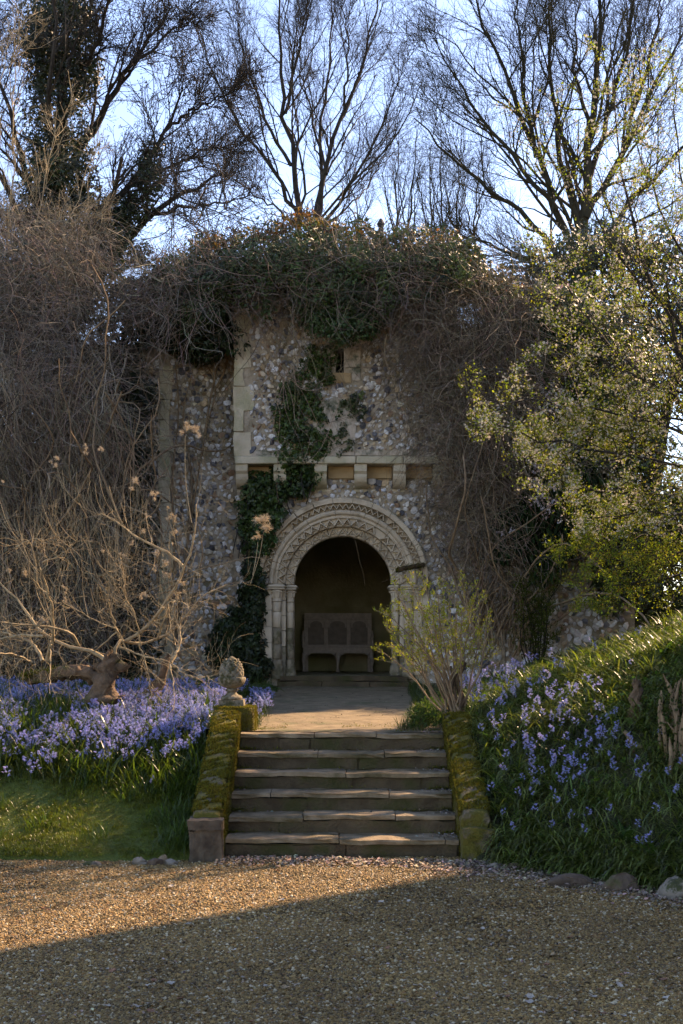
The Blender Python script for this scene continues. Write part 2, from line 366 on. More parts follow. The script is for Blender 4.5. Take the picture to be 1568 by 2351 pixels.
M_dark = mat('dark_lead', (.02, .02, .022), (.04, .04, .042), 4, .7, .1)

# ------------------------------------------------------------------ ground
def ss(a, b, x): t = np.clip((x-a)/(b-a), 0, 1); return t*t*(3-2*t)
def path_z(y): return .925+.27*np.clip((y-12.4)/7.5, 0, 1)
def left_z(x, y):
    e = 10.62+.06*noise2(x, y*0, 2.2, 3)
    s = y-e
    z = np.interp(s, [-.05, 0, .1, .5, 1.1, 1.9, 3.2, 9.5, 30], [-.1, .0, .07, .16, .45, .86, 1.04, 1.2, 1.2])
    return z+.025*noise2(x, y, 3., 5)*ss(.1, .6, s)
def bank_s(x, y):
    xx = np.maximum(x-1.24, 0); foot = np.interp(x, [1.0, 1.24, 1.9, 2.5, 4, 8], [10.55, 10.45, 9.75, 9.05, 8.0, 7.0])
    return (y-foot)*.8
def right_z(x, y):
    s = bank_s(x, y)+.05*noise2(x, y, 2.5, 9)
    a = np.interp(s, [-.2, 0, .12, .8, 1.6, 3, 30], [-.15, 0, .10, .52, .98, 1.10, 1.16])
    b = .34*np.clip(x-1.35, 0, 3.2)*ss(.2, 3., s)*(1-.75*ss(15.5, 19.5, y))
    return a+b+.03*noise2(x, y, 2.6, 12)*ss(.2, 1, s)

xs = np.r_[-300, -60, np.linspace(-14, 14, 40), 60, 300]; ys = np.r_[-300, -60, np.linspace(-12, 16, 40), 60, 800]
V, F = grid(xs, ys, lambda X, Y: 0*X-.004)
struct(mk('gravel_ground', V, F, M_gravel))
V, F = grid(np.r_[-300, -80, -14, 0, 14, 80, 300], np.r_[20.9, 40, 120, 800], lambda X, Y: 0*X+1.15)
struct(mk('far_ground', V, F, M_far))
V, F = grid(np.linspace(-14, -1.1, 120), np.linspace(10.4, 21.2, 110), left_z)
struct(mk('lawn_ground', V, F, M_turf, smooth=True))
V, F = grid(np.linspace(1.1, 14, 120), np.linspace(6.4, 21.2, 130), right_z)
struct(mk('bank_ground', V, F, M_soil, smooth=True))
V, F = grid(np.linspace(-1.6, 1.6, 40), np.linspace(12.55, 20.3, 80), lambda X, Y: path_z(Y)+.012*noise2(X, Y, 4, 2)+.05*ss(1.0, 1.5, np.abs(X)))
struct(mk('path_ground', V, F, M_path, smooth=True))

# ------------------------------------------------------------------ steps
st = thing('garden_steps', 'worn stone garden steps of six treads between mossy parapets', 'steps', (0, 10.8, 0))
RISE, GO, SX0, SX1 = .155, .32, -.965, .975
joints = [[-.02, .86], [-.33, .46], [-.62, .42], [.04], [-.22, .4], [-.26, .33]]
for k in range(6):
    yf = 10.8+k*GO; zt = (k+1)*RISE
    rj = [SX0]+sorted(U(-.7, .75, int(U(1, 3.9))).tolist())+[SX1]
    for a, b in zip(rj[:-1], rj[1:]):
        if b-a < .08: b = a+.08
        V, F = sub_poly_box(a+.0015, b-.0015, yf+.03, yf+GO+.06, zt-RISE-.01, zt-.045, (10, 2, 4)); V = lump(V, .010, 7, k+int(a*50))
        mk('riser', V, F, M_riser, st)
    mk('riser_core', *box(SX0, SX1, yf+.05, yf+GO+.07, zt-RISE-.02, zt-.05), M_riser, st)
    xsj = [SX0]+joints[k]+[SX1]
    for a, b in zip(xsj[:-1], xsj[1:]):
        V, F = sub_poly_box(a+.004, b-.004, yf, yf+GO+.028, zt-.042, zt, (max(3, int((b-a)*12)), 5, 2))
        fr = (V[:, 1] < yf+.001); V[fr, 1] += np.abs(noise2(V[fr, 0], V[fr, 2]*30, 9, k))*.02
        V[fr & (V[:, 2] > zt-.001), 2] -= .006
        V[:, 2] += NRM(0, .005)+noise2(V[:, 0], V[:, 1], 5, k+20)*.006; V[:, 1] += noise2(V[:, 0], V[:, 2]*0, 4, k+60)*.008; V = lump(V, .003, 22, k)
        mk('tread_slab', V, F, M_step, st)
def moss_tufts(P, N, n_each=1, L=.022, base=(.9, .9, .8)):
    M = len(P); az = U(0, 6.28, M)
    V, F = blades(P, az, U(.1, 1.2, M), U(.4, 1.3, M)*L, U(.005, .011, M), U(-.5, 1.2, M), 2)
    return V, F, np.repeat(cvar(M, base, .3, .12), 6, 0)
n = 3000; kk = rng.integers(0, 6, n); xx = np.where(U(0, 1, n) < .55, np.sign(U(-1, 1, n))*(.965-np.abs(NRM(0, .07, n))), U(-.95, .95, n)); keep = (np.abs(xx) > .75) | (noise2(xx*3, kk*1.7, 3, 8) > .35); xx, kk = xx[keep], kk[keep]; n = len(xx)
V, F, c = moss_tufts(np.stack([xx, 10.8+(kk+1)*GO+.028-np.abs(NRM(0, .022, n)), (kk+1)*RISE+np.abs(NRM(0, .012, n))], -1), None, L=.018, base=(.55, .62, .5)); stuff(mk('step_moss', V, F, M_moss, st, col=c))
def parapet(x0, x1, y0, y1, za, zb, label, seed, pier):
    t = thing('parapet_wall', label, 'parapet', ((x0+x1)/2, y0, 0))
    n = 60; V, F = sub_poly_box(x0, x1, y0+pier, y1, 0, 1, (8, 50, 14))
    f = (V[:, 1]-y0)/(y1-y0); top = za+(zb-za)*f+.02
    dx = (V[:, 0]-(x0+x1)/2)/((x1-x0)/2); top = top-.03*np.abs(dx)**4
    V[:, 2] = -.05+V[:, 2]*(top+.05)
    V[:, 0] -= np.sign(dx)*.02*ss(.85, 1, V[:, 2]/top)*(np.abs(dx) > .9)
    V = lump(V, .004, 6, seed)
    mk('coping', V, F, M_parapet, t, smooth=True)
    V, F = sub_poly_box(x0-.004, x1+.004, y0, y0+pier-.004, -.05, za-.04, (12, 8, 12)); V = lump(V, .010, 12, seed+1)
    mk('pier', V, F, M_pier if x0 < 0 else M_parapet, t)
    if x0 < 0:
        V, F = sub_poly_box(x0-.014, x1+.012, y0-.012, y0+pier+.05, za-.045, za+.035, (10, 6, 4)); mk('pier_cap', lump(V, .008, 11, seed+2), F, M_pier, t)
    # moss cushions: tufts on top and the inner face
    m = 40000; fy = U(0.05, 1, m); xx = U(-1, 1, m); onside = U(0, 1, m) < .45
    y = y0+pier*.8+(y1-y0-pier*.8)*fy; tp = za+(zb-za)*(y-y0)/(y1-y0)
    inner = 1 if x0 < 0 else -1
    x = np.where(onside, (x0+x1)/2+inner*(x1-x0)/2*1.015, (x0+x1)/2+xx*(x1-x0)/2)
    z = np.where(onside, tp-U(0, 1, m)**1.4*np.minimum(.5, tp+.02), tp+.018-.03*np.abs(xx)**4)
    cl = .7*noise2(x*1.3+z, y+z, 13, seed+4)+.6*noise2(x*2, y+z*2, 31, seed+5)
    keep = cl > np.where(onside, -.4, -.12); P = np.stack([x, y, z], -1)[keep]
    V, F, c = moss_tufts(P, None, base=(1, .95, .8)); stuff(mk('moss', V, F, M_moss, t, col=c))
    return t
parapet(-1.235, -.972, 10.55, 12.55, .30, 1.12, 'sloping mossy stone parapet below the pinecone finial', 3, .14)
parapet(.982, 1.235, 10.6, 12.62, .30, 1.10, 'sloping mossy stone parapet against the bluebell bank', 8, .14)

# ------------------------------------------------------------------ pedestal + pinecone finial
pd = thing('pedestal_block', 'squat stone block cushioned with yellow-green moss', 'pedestal', (-1.03, 12.85, .9))
V, F = sub_poly_box(-1.23, -.845, 12.62, 13.06, .9, 1.155, (8, 8, 6)); V = lump(V, .012, 7, 4)
mk('block', V, F, M_parapet, pd, smooth=True)
m = 9000; q = U(-1, 1, (m, 2)); face = U(0, 1, m)
x = np.where(face < .6, -1.037+q[:, 0]*.2, np.where(face < .8, -.838, -1.037+q[:, 0]*.2)); y = np.where(face < .6, 12.84+q[:, 1]*.23, np.where(face < .8, 12.84+q[:, 1]*.22, 12.61))
z = np.where(face < .6, 1.162, 1.03+q[:, 1]*.13); z = np.where((face >= .6) & (face < .8), 1.03+U(-1, 1, m)*.13, z)
P = np.stack([x, y, z], -1); P = P[(noise2(P[:, 0]+P[:, 2], P[:, 1], 11, 2) > -.3) & ~((face >= .8) & (U(0, 1, m) < .6))]
V, F, c = moss_tufts(P, None, base=(1.25, 1.2, .8)); stuff(mk('moss', V, F, M_moss, pd, col=c))
fx, fy_, fz = -1.08, 12.84, 1.16
fn = thing('pinecone_finial', 'weathered stone pinecone finial on a square plinth', 'finial', (fx, fy_, fz))
V, F = sub_poly_box(fx-.122, fx+.122, fy_-.122, fy_+.122, fz-.01, fz+.075, (6, 6, 3)); mk('plinth', lump(V, .004, 14, 3), F, M_finial, fn)
V, F = lathe([(.09, .074), (.104, .078), (.108, .095), (.098, .112), (.07, .12), (.052, .135), (.047, .155), (.062, .162), (.064, .176), (.05, .184), (.046, .19)], 24, (fx, fy_, fz)); mk('stem', lump(V, .002, 20, 1), F, M_finial, fn, smooth=True)
V, F = lathe([(.05, .188), (.085, .2), (.118, .228), (.132, .265), (.135, .29), (.128, .296), (.10, .29)], 32, (fx, fy_, fz))
a = np.arctan2(V[:, 1]-fy_, V[:, 0]-fx); rr = np.hypot(V[:, 0]-fx, V[:, 1]-fy_); g = 1+.035*np.cos(a*8)
V[:, 0] = fx+(V[:, 0]-fx)*g; V[:, 1] = fy_+(V[:, 1]-fy_)*g; mk('cup', V, F, M_finial, fn, smooth=True)
prof = [(.098, .285), (.102, .32), (.096, .365), (.082, .41), (.058, .455), (.034, .482), (.012, .496), (.001, .498)]
V, F = lathe(prof, 24, (fx, fy_, fz)); core = mk('cone', lump(V, .003, 15, 2), F, M_finial, fn, smooth=True)
sv, sf = icos(1); sv = sv*np.array([.033, .02, .034]); sv[:, 2] -= .35*np.abs(sv[:, 0])
sme = None
pr = np.array(prof)
for r in range(7):
    zz = .302+.026*r; rad = np.interp(zz, pr[:, 1], pr[:, 0]); nn = max(5, int(13*rad/.102)); sc = .42+.55*rad/.102
    for k in range(nn):
        a = (k+.5*(r % 2))/nn*6.283+NRM(0, .04)
        if sme is None: o = mk('scale', sv, sf, M_finial, core, smooth=True); sme = o.data
        else: o = link('scale', sme, core)
        tilt = .25+.5*(r/9)
        o.location = (fx+math.cos(a)*rad*1.02, fy_+math.sin(a)*rad*1.02, fz+zz); o.rotation_euler = (tilt, NRM(0, .1), a+math.pi/2+math.pi*0)
        o.rotation_euler = (-tilt if False else tilt, 0, a+math.pi/2); o.scale = (sc, sc, sc)

# ------------------------------------------------------------------ tower
WY, UY = 20.0, 19.70                       # lower wall face, upper overhanging wall face
AX, AZ, R0 = .02, 2.753, .75               # arch centre, springing height, inner radius
TX0, TX1 = -1.6, 2.5
FLZ = 1.33
tw = thing('gatehouse_tower', 'ivy-topped flint tower with round-arched carved doorway', 'tower', (.4, 20, 1.1))
N = 32; aa = np.linspace(0, math.pi, N); RO = 1.0
def front_wall(y0, y1, x0, x1, z0, z1):
    parts = [box(x0, AX-RO, y0, y1, z0, z1), box(AX+RO, x1, y0, y1, z0, z1)]
    for i in range(N-1):
        p, q = [(AX+RO*math.cos(t), AZ+RO*math.sin(t)) for t in (aa[i], aa[i+1])]
        V = np.array([[p[0], y0, p[1]], [q[0], y0, q[1]], [q[0], y1, q[1]], [p[0], y1, p[1]], [p[0], y0, z1], [q[0], y0, z1], [q[0], y1, z1], [p[0], y1, z1]])
        parts.append((V, BF))
    return join(parts)
V, F = front_wall(WY, WY+.55, TX0, TX1, .9, 4.62); wall = mk('wall', V, F, M_mortar, tw)
# upper overhanging wall, with the slit window left open
sx0, sx1, sz0, sz1 = -.085, .035, 5.92, 6.3
V, F = join([box(TX0, sx0, UY, WY+.55, 4.66, 7.6), box(sx1, 1.75, UY, WY+.55, 4.66, 7.55), box(1.751, TX1, UY+.002, WY+.55, 4.66, 6.6), box(sx0, sx1, UY, WY+.55, 4.66, sz0), box(sx0, sx1, UY, WY+.55, sz1, 7.6)])
uwall = mk('upper_wall', V, F, M_mortar, tw)
mk('slit_shutter', *box(sx0-.05, sx1+.05, WY+.56, WY+.6, sz0-.1, sz1+.1), M_dark, tw)
# body of the tower behind
for nm, b in (('side_wall', (TX0, -1.35, WY+.56, 26.6, .9, 7.4)), ('side_wall', (1.4, TX1, WY+.56, 26.6, .9, 6.4)), ('rear_wall', (-1.345, 1.395, 25.9, 26.6, .9, 7.4)),
              ('porch_ceiling', (-1.345, 1.395, WY+.56, 25.89, 4.1, 4.4)), ('top_slab', (TX0+.02, 1.39, WY+.61, 26.55, 7.41, 7.55))):
    mk(nm, *box(*b), M_inner if nm != 'top_slab' else M_mortar, tw)
V, F = lathe([(1.3, 0), (.05, 1.15), (.02, 1.16)], 4, (.7, 23.2, 7.9)); rf = mk('roof_cap', V, F, M_tile, tw)
V, F = lathe([(.05, 1.1), (.06, 1.2), (.045, 1.35), (.07, 1.42), (.03, 1.5), (.001, 1.52)], 10, (.7, 23.2, 7.9)); mk('roof_finial', V, F, M_dark, rf)
mk('porch_floor', *box(-1.345, 1.395, WY+.12, 25.89, 1.0, FLZ), M_inner, tw)
V, F = sub_poly_box(-.93, 1.0, WY-.16, WY+.3, 1.27, 1.345, (14, 3, 2)); mk('threshold_slab', lump(V, .006, 6, 2), F, M_riser, tw)
for a, b in ((-.98, -.3), (-.29, .42), (.43, 1.05)):
    V, F = sub_poly_box(a, b, WY-.22, WY+.1, 1.1, 1.262, (8, 2, 3)); mk('threshold_step', lump(V, .008, 6, 3), F, M_riser, tw)
# rear plaster bands inside the porch
V, F = sub_poly_box(-1.34, 1.39, 25.8, 25.895, 1.34, 2.62, (10, 1, 6)); mk('plaster_band', lump(V, .01, 3, 5), F, M_inner, tw)

# arch orders: voussoirs as separate stones, chevrons on them
def order(name, sec_r, sec_y, nst, parent=tw, m=M_lime, seed=0):
    o = None; edges = np.linspace(0, math.pi, nst+1)
    base = thing_part(name, parent)
    for i in range(nst):
        j = NRM(0, .004)
        V, F = sweep(np.array(sec_r), np.array(sec_y)+j, edges[i]+.0035, edges[i+1]-.0035, 5, AX, AZ)
        mk('voussoir', lump(V, .002, 12, i+seed), F, m, base)
    return base
def thing_part(name, parent):              # an arch order is carried by its own thin backing ring
    return mk(name, *ring_back[name], M_mortar, parent)
def ringmesh(r0, r1, y0, y1): return sweep([r0, r1, r1, r0], [y0, y0, y1, y1], 0, math.pi, 28, AX, AZ)
ring_back = {'inner_order': ringmesh(R0+.03, .9, WY+.40, WY+.545), 'chevron_order': ringmesh(.9, 1.13, WY+.27, WY+.40), 'hood_mould': ringmesh(1.14, 1.3, WY+.065, WY+.10)}
o1 = order('inner_order', [R0, R0, .765, .88, .88], [WY+.38, WY+.17, WY+.155, WY+.135, WY+.38], 17, seed=1)
o2 = order('chevron_order', [.885, .885, .90, 1.0, 1.01, 1.02, 1.035, 1.05, 1.06, 1.075, 1.10, 1.125, 1.135, 1.135],
           [WY+.25, WY+.04, WY+.03, WY+.03, WY-.02, WY-.022, WY-.004, WY-.004, WY-.026, WY-.05, WY-.058, WY-.045, WY-.01, WY+.25], 15, seed=2)
o3 = order('hood_mould', [1.138, 1.138, 1.22, 1.235, 1.30, 1.315, 1.315], [WY+.06, WY+.0, WY-.005, WY-.10, WY-.105, WY-.09, WY+.06], 13, seed=3)
def chevrons(parent, n, ra, rb, y, depth, w, tip_out=True, conc=.0):
    edges = np.linspace(.02, math.pi-.02, n+1); da = edges[1]-edges[0]
    for i in range(n):
        if U() < .05 and n > 20: continue
        a0, a1 = edges[i], edges[i+1]; am = (a0+a1)/2; parts = []
        for s, e in ((a0, am), (am, a1)):
            r_s, r_e = (ra, rb) if s == a0 else (rb, ra)
            p = np.array([AX+r_s*math.cos(s), AZ+r_s*math.sin(s)]); q = np.array([AX+r_e*math.cos(e), AZ+r_e*math.sin(e)])
            t = (q-p)/np.linalg.norm(q-p); nn = np.array([-t[1], t[0]])*w/2; p = p-t*w*.25; q = q+t*w*.25
            d = depth*U(.8, 1.1); ys = y+conc
            V = [[*(p-nn), ys], [*(q-nn), ys], [*(q+nn), ys], [*(p+nn), ys], [*(p-nn*.35), ys-d], [*(q-nn*.35), ys-d], [*(q+nn*.35), ys-d], [*(p+nn*.35), ys-d]]
            V = np.array(V)[:, [0, 2, 1]]; parts.append((V, BF[:, ::-1]))
        V, F = join(parts); mk('chevron', V, F, M_lime, parent)
        pr_ = .6  # raised triangle inside the tooth
        p0 = np.array([[a0+da*.22, ra+.004], [a1-da*.22, ra+.004], [am, ra+(rb-ra)*.62]])
        T = np.array([[AX+r*math.cos(t), y+.002, AZ+r*math.sin(t)] for t, r in p0]); c = T.mean(0)-np.array([0, depth*.7, 0])
        mk('chevron_boss', np.vstack([T, c]), np.array([[0, 1, 3], [1, 2, 3], [2, 0, 3]]), M_lime, parent)
chevrons(o1, 17, .775, .872, WY+.155, .05, .026)
chevrons(o2, 22, .905, .995, WY+.034, .075, .032)
chevrons(o3, 38, 1.146, 1.218, WY+.0, .08, .026)

# jambs: ashlar blocks, nook shafts, capitals, imposts (mirror for the far side)
def shaft(parent, cx, cy, r, sgn, carved):
    s = mk('column', *lathe([(r*1.02, FLZ-.01), (r*1.02, FLZ)], 6, (cx, cy, 0)), M_limeW, parent)
    zs = [1.60, 1.83, 2.08, 2.325, 2.475]
    for k in range(4):
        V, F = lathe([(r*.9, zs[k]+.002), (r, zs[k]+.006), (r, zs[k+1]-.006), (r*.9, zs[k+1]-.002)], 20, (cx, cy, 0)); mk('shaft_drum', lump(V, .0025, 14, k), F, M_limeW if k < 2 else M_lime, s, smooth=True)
    V, F = lathe([(r*1.5, FLZ-.03), (r*1.5, FLZ+.07), (r*1.3, FLZ+.09), (r*1.42, FLZ+.12), (r*1.4, FLZ+.15), (r*1.1, FLZ+.18), (r*1.22, FLZ+.21), (r*1.15, FLZ+.24), (r, FLZ+.27)], 20, (cx, cy, 0))
    mk('base', lump(V, .005, 12, 3), F, M_limeW, s, smooth=True)
    V, F = lathe([(r*.95, 2.478), (r*1.15, 2.482), (r*1.15, 2.5), (r, 2.505), (r*1.02, 2.54), (r*1.2, 2.60), (r*1.45, 2.645), (r*1.5, 2.655), (r*1.3, 2.66)], 24, (cx, cy, 0)); mk('capital', V, F, M_lime, s, smooth=True)
    lv, lf = icos(1)
    for k in range(8):
        a = k/8*6.283+.39
        V = lv*np.array([.016, .012, .055 if carved else .04]); V[:, 1] += .9*(V[:, 2]/.055)**2*.02*(V[:, 2] > 0)
        V = V@np.array([[math.cos(a-1.57), math.sin(a-1.57), 0], [-math.sin(a-1.57), math.cos(a-1.57), 0], [0, 0, 1]])
        mk('acanthus', V+np.array([cx+math.cos(a)*r*1.14, cy+math.sin(a)*r*1.14, 2.59]), lf, M_lime, s, smooth=True)
        V = lv*np.array([.02, .014, .014]); a2 = a+.39
        mk('volute', V+np.array([cx+math.cos(a2)*r*1.42, cy+math.sin(a2)*r*1.42, 2.635]), lf, M_lime, s, smooth=True)
for sg in (-1, 1):
    xo = lambda r: AX+sg*r
    shaft(tw, xo(1.005), WY+.0, .068, sg, True); shaft(tw, xo(.81), WY+.17, .056, sg, False)
    def bx(r0, r1, y0, y1, z0, z1, nm='jamb_stone', m=M_lime, b=.008):
        a, c = sorted((xo(r0), xo(r1))); V, F = rbox(a, c, y0, y1, z0, z1, b, .0015); return mk(nm, V, F, m, tw)
    for k in range(6):                     # the angle behind the shafts
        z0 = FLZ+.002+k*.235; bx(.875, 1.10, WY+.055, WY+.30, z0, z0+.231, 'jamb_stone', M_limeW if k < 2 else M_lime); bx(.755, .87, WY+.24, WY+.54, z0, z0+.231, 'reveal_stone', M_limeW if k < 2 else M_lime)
    zz = 1.36
    for k, wd in enumerate((1.25, 1.21, 1.33, 1.21, 1.32, 1.2)):
        h = .247 if k < 5 else .12
        bx(1.085, wd, WY-.05, WY+.05, zz+.002, zz+h-.002, 'ashlar_block', M_lime); zz += h
    bx(.885, 1.165, WY-.11, WY+.2, 2.665, 2.69, 'impost', M_lime); bx(.875, 1.18, WY-.125, WY+.2, 2.693, 2.735, 'impost_roll', M_lime, .018)
    bx(.715, .872, WY+.06, WY+.45, 2.665, 2.69, 'impost', M_lime); bx(.695, .87, WY+.045, WY+.5, 2.693, 2.735, 'impost_roll', M_lime, .018)
    bx(.90, 1.13, WY-.02, WY+.25, 2.737, 2.752, 'springer', M_lime); bx(.752, .88, WY+.15, WY+.4, 2.737, 2.752, 'springer', M_lime)
    # carved head stop under the hood
    V, F = icos(3); hd = V*np.array([.085, .07, .1]); hc = np.array([xo(1.215), WY-.08, 2.76])
    a = np.arctan2(V[:, 2], V[:, 0]); hd *= (1+.13*np.sin(3*a+.6)+.10*np.sin(9*V[:, 2]*2)*np.cos(7*V[:, 0]))[:, None]; hd = lump(hd, .008, 30, 5)
    h = mk('head_stop', hd+hc, F, M_carve, tw, smooth=True)
    for dx, dz, r in ((0, .075, .042), (-.055, .0, .036), (.055, .0, .036), (0, -.055, .045), (-.04, -.085, .028), (.045, -.085, .028)):
        V, F = icos(2); mk('carved_lobe', lump(V*np.array([r, r*.8, r*.85]), .006, 40, int(r*1000))+hc+np.array([dx, -.055, dz]), F, M_carve, h, smooth=True)

# string course, corbels and the panels between them
xj = [TX0-.01, -.95, -.36, .22, .93, 1.62, TX1]
for a, b in zip(xj[:-1], xj[1:]):
    V, F = rbox(a+.003, b-.003, UY-.06, WY+.2, 4.545, 4.655, .012, .003); mk('string_course', V, F, M_quoin, tw)
for cx in (-1.507, -.93, -.315, .293, .875, 1.48, 2.08):
    ang = np.linspace(0, math.pi/2, 9); pr2 = [(UY-.02, 4.542), (UY-.02, 4.44), (UY+.0, 4.42)]
    pr2 += [(UY-.03+.27*(1-math.cos(t))+.05, 4.40-.20*math.sin(t)) for t in ang]+[(WY-.003, 4.165), (WY-.003, 4.542)]
    pr2 = np.array(pr2); n = len(pr2); V = np.vstack([np.c_[np.full(n, cx-.093), pr2], np.c_[np.full(n, cx+.093), pr2]])
    F = [np.array([[i, (i+1) % n, n+(i+1) % n, n+i] for i in range(n)]), np.array([list(range(n))[::-1]]), np.array([list(range(n, 2*n))])]
    mk('corbel', lump(V, .004, 9, int(cx*10)), F, M_quoin, tw)
for a, b in ((-1.41, -1.03), (-.83, -.41), (-.21, .19), (.39, .77), (.97, 1.38), (1.58, 1.98)):
    V, F = rbox(a, b, WY-.06, WY+.0-.003, 4.36, 4.541, .006, .002); mk('corbel_panel', V, F, M_ochre, tw)
# slit window surround
for nm, b in (('window_jamb', (sx0-.14, sx0-.003, 6.08, 6.34)), ('window_jamb', (sx1+.003, sx1+.26, 6.0, 6.32)), ('window_sill', (sx0-.06, sx1+.12, 5.76, 5.917)), ('window_jamb', (sx1+.12, sx1+.25, 5.8, 5.995)), ('window_jamb', (sx0-.18, sx0-.003, 5.92, 6.075))):
    V, F = rbox(b[0], b[1], UY-.025, UY+.12, b[2], b[3], .012, .004); mk(nm, V, F, M_ochre if nm == 'window_sill' else M_plaster, tw)
# blocked niche
pts = [(-.42, 4.67), (.2, 4.67), (.21, 5.2)]+[(-.105+.31*math.cos(t), 5.2+.34*math.sin(t)) for t in np.linspace(.15, math.pi-.1, 12)]+[(-.42, 5.2)]
p = np.array(pts); p += NRM(0, .018, p.shape); n = len(p)
V = np.vstack([np.c_[p[:, 0], np.full(n, UY-.03), p[:, 1]], np.c_[p[:, 0], np.full(n, UY+.05), p[:, 1]], [[p[:, 0].mean(), UY-.04, p[:, 1].mean()]]])
F = [np.array([[i, (i+1) % n, 2*n] for i in range(n)]), np.array([[i, n+i, n+(i+1) % n, (i+1) % n] for i in range(n)])]
mk('niche_plaster', V, F, M_plaster, tw)
# rendered strip under the string course foot and above
V, F = sub_poly_box(TX0+.24, 1.7, UY-.012, UY+.05, 4.66, 4.76, (24, 1, 2)); mk('render_strip', lump(V, .012, 8, 5), F, M_plaster, tw)
# quoins on the corner of the upper wall
z = 4.657; k = 0
while z < 7.5:
    h = U(.2, .42); wd = .26 if k % 2 == 0 else .14
    V, F = sub_poly_box(TX0-.02, TX0+wd*U(.85, 1.1), UY-.03, UY+.4, z+.004, min(z+h, 7.55)-.004, (4, 4, 5)); mk('quoin', lump(V, .008, 9, k), F, M_quoin, tw, smooth=False); z += h; k += 1

# ------------------------------------------------------------------ flints
FT = []
for k in range(12):
    V, F = icos(1); V = lump(V, .16, 1.4, 40+k)
    nrm_ = nz(np.array([U(-.5, .5), -1, U(-.5, .5)])[None])[0]; d = V@nrm_; V = V-np.maximum(d-.62, 0)[:, None]*nrm_   # knapped face
    FT.append((V, F))
FT0 = []
for k in range(6):
    V, F = icos(0); V = lump(V, .26, 1.6, 70+k)*U(.8, 1.15, (12, 1)); FT0.append((V, F))
def flint_cols(n):
    pal = np.array([[.86, .82, .75], [.62, .58, .52], [.42, .39, .36], [.10, .10, .11], [.54, .39, .22], [.7, .59, .43], [.36, .22, .13], [.22, .21, .21]])
    i = rng.choice(8, n, p=[.2, .2, .15, .11, .09, .12, .05, .08]); return np.clip(pal[i]*(1+NRM(0, .13, (n, 1))), .02, .8)
FM = []
for k, (V, F) in enumerate(FT):
    c = flint_cols(1)[0]; cc = np.tile(c, (len(V), 1)); FM.append((V, F, cc))
flint_meshes = []
def flints(parent, y, x0, x1, z0, z1, ok, sp=.085, big=100, seedn=0, avoid=None):
    nx, nzr = int((x1-x0)/sp), int((z1-z0)/sp*1.08)
    i, j = np.meshgrid(np.arange(nx), np.arange(nzr)); x = x0+(i+.5*(j % 2)+NRM(0, .22, i.shape))*sp; z = z0+(j+NRM(0, .2, i.shape))*sp/1.08
    x, z = x.ravel(), z.ravel(); m = ok(x, z); x, z = x[m], z[m]; n = len(x)
    s = np.clip(NRM(1, .25, n), .55, 1.7)*sp*.5; sc = np.stack([s*U(.85, 1.3, n), s*U(.6, .9, n), s*U(.75, 1.05, n)], -1)
    P = np.stack([x, y+U(-.02, .012, n), z], -1); order_ = np.argsort(-s); b = order_[:big]; rest = order_[big:]
    for q in b:
        k = int(U(0, 12))
        if len(flint_meshes) < 36:
            V, F = FT[k]; c = flint_cols(1); o = mk('flint', V, F, M_flint, parent, col=np.tile(c, (len(V), 1))); flint_meshes.append(o.data)
        else: o = link('flint', flint_meshes[int(U(0, 36))], parent)
        o.location = P[q]; o.scale = sc[q]; o.rotation_euler = (NRM(0, .25), U(-1.5, 1.5), NRM(0, .25))
    parts = []; cols = []
    kk = rng.integers(0, 6, len(rest))
    for k in range(6):
        r = rest[kk == k]
        if len(r) == 0: continue
        tip = np.stack([np.sin(a := U(-1.6, 1.6, len(r))), 0*a, np.cos(a)], -1); nr = np.stack([NRM(0, .3, len(r)), -np.ones(len(r)), NRM(0, .3, len(r))], -1)
        Rm = orient(nr, tip); V, F, c = bake(FT0[k][0], FT0[k][1], P[r], Rm, np.stack([sc[r][:, 0], sc[r][:, 2], sc[r][:, 1]], -1), flint_cols(len(r)))
        parts.append((V, F)); cols.append(c)
    if parts:
        V, F = join(parts); stuff(mk('flint_rubble', V, F, M_flint, parent, col=np.concatenate(cols)))
def ok_low(x, z):
    r = np.hypot(x-AX, z-AZ); door = ((r < 1.33) & (z > AZ)) | ((np.abs(x-AX) < 1.27) & (z <= AZ+.1)); return ~door
flints(wall, WY, TX0+.02, TX1, 1.15, 4.42, ok_low, .076, 150)
def ok_up(x, z):
    nich = (np.abs(x+.105) < .34) & (z < 5.5); win = (x > sx0-.17) & (x < sx1+.28) & (z > 5.75) & (z < 6.36)
    q = x < TX0+.24; return ~(nich | win | q)
flints(uwall, UY, TX0+.1, TX1, 4.78, 7.4, lambda x, z: ok_up(x, z) & ((x < 1.7) | (z < 6.5)), .072, 140)

# ------------------------------------------------------------------ side walls of the tower
lw = thing('flint_wall', 'shaded flint wall with a strip of pale quoins beside the tower', 'wall', (-3, 20.4, 1.1))
V, F = box(-3.15, -1.61, 20.32, 20.9, .9, 6.75); w1 = mk('wall', V, F, M_mortar, lw)
V, F = box(-9, -4.61, 20.34, 20.9, .9, 4.9); mk('low_wall', V, F, M_mortar, lw)
V, F = box(-4.6, -3.16, 20.34, 20.9, .9, 6.5); mk('low_wall', V, F, M_mortar, lw)
flints(w1, 20.32, -3.15, -1.62, 1.1, 6.3, lambda x, z: np.abs(x+2.74) > .1, .078, 110)
z = 1.2; k = 0
while z < 6.1:
    h = U(.16, .42); wd = U(.16, .24)
    V, F = sub_poly_box(-2.83, -2.83+wd, 20.27, 20.5, z+.006, z+h-.006, (4, 3, 4)); mk('quoin', lump(V, .014, 8, k+50), F, M_quoin, lw); z += h; k += 1
rw = thing('garden_wall', 'creeper-covered flint garden wall behind the bluebell bank', 'wall', (3.5, 20.2, 1.1))
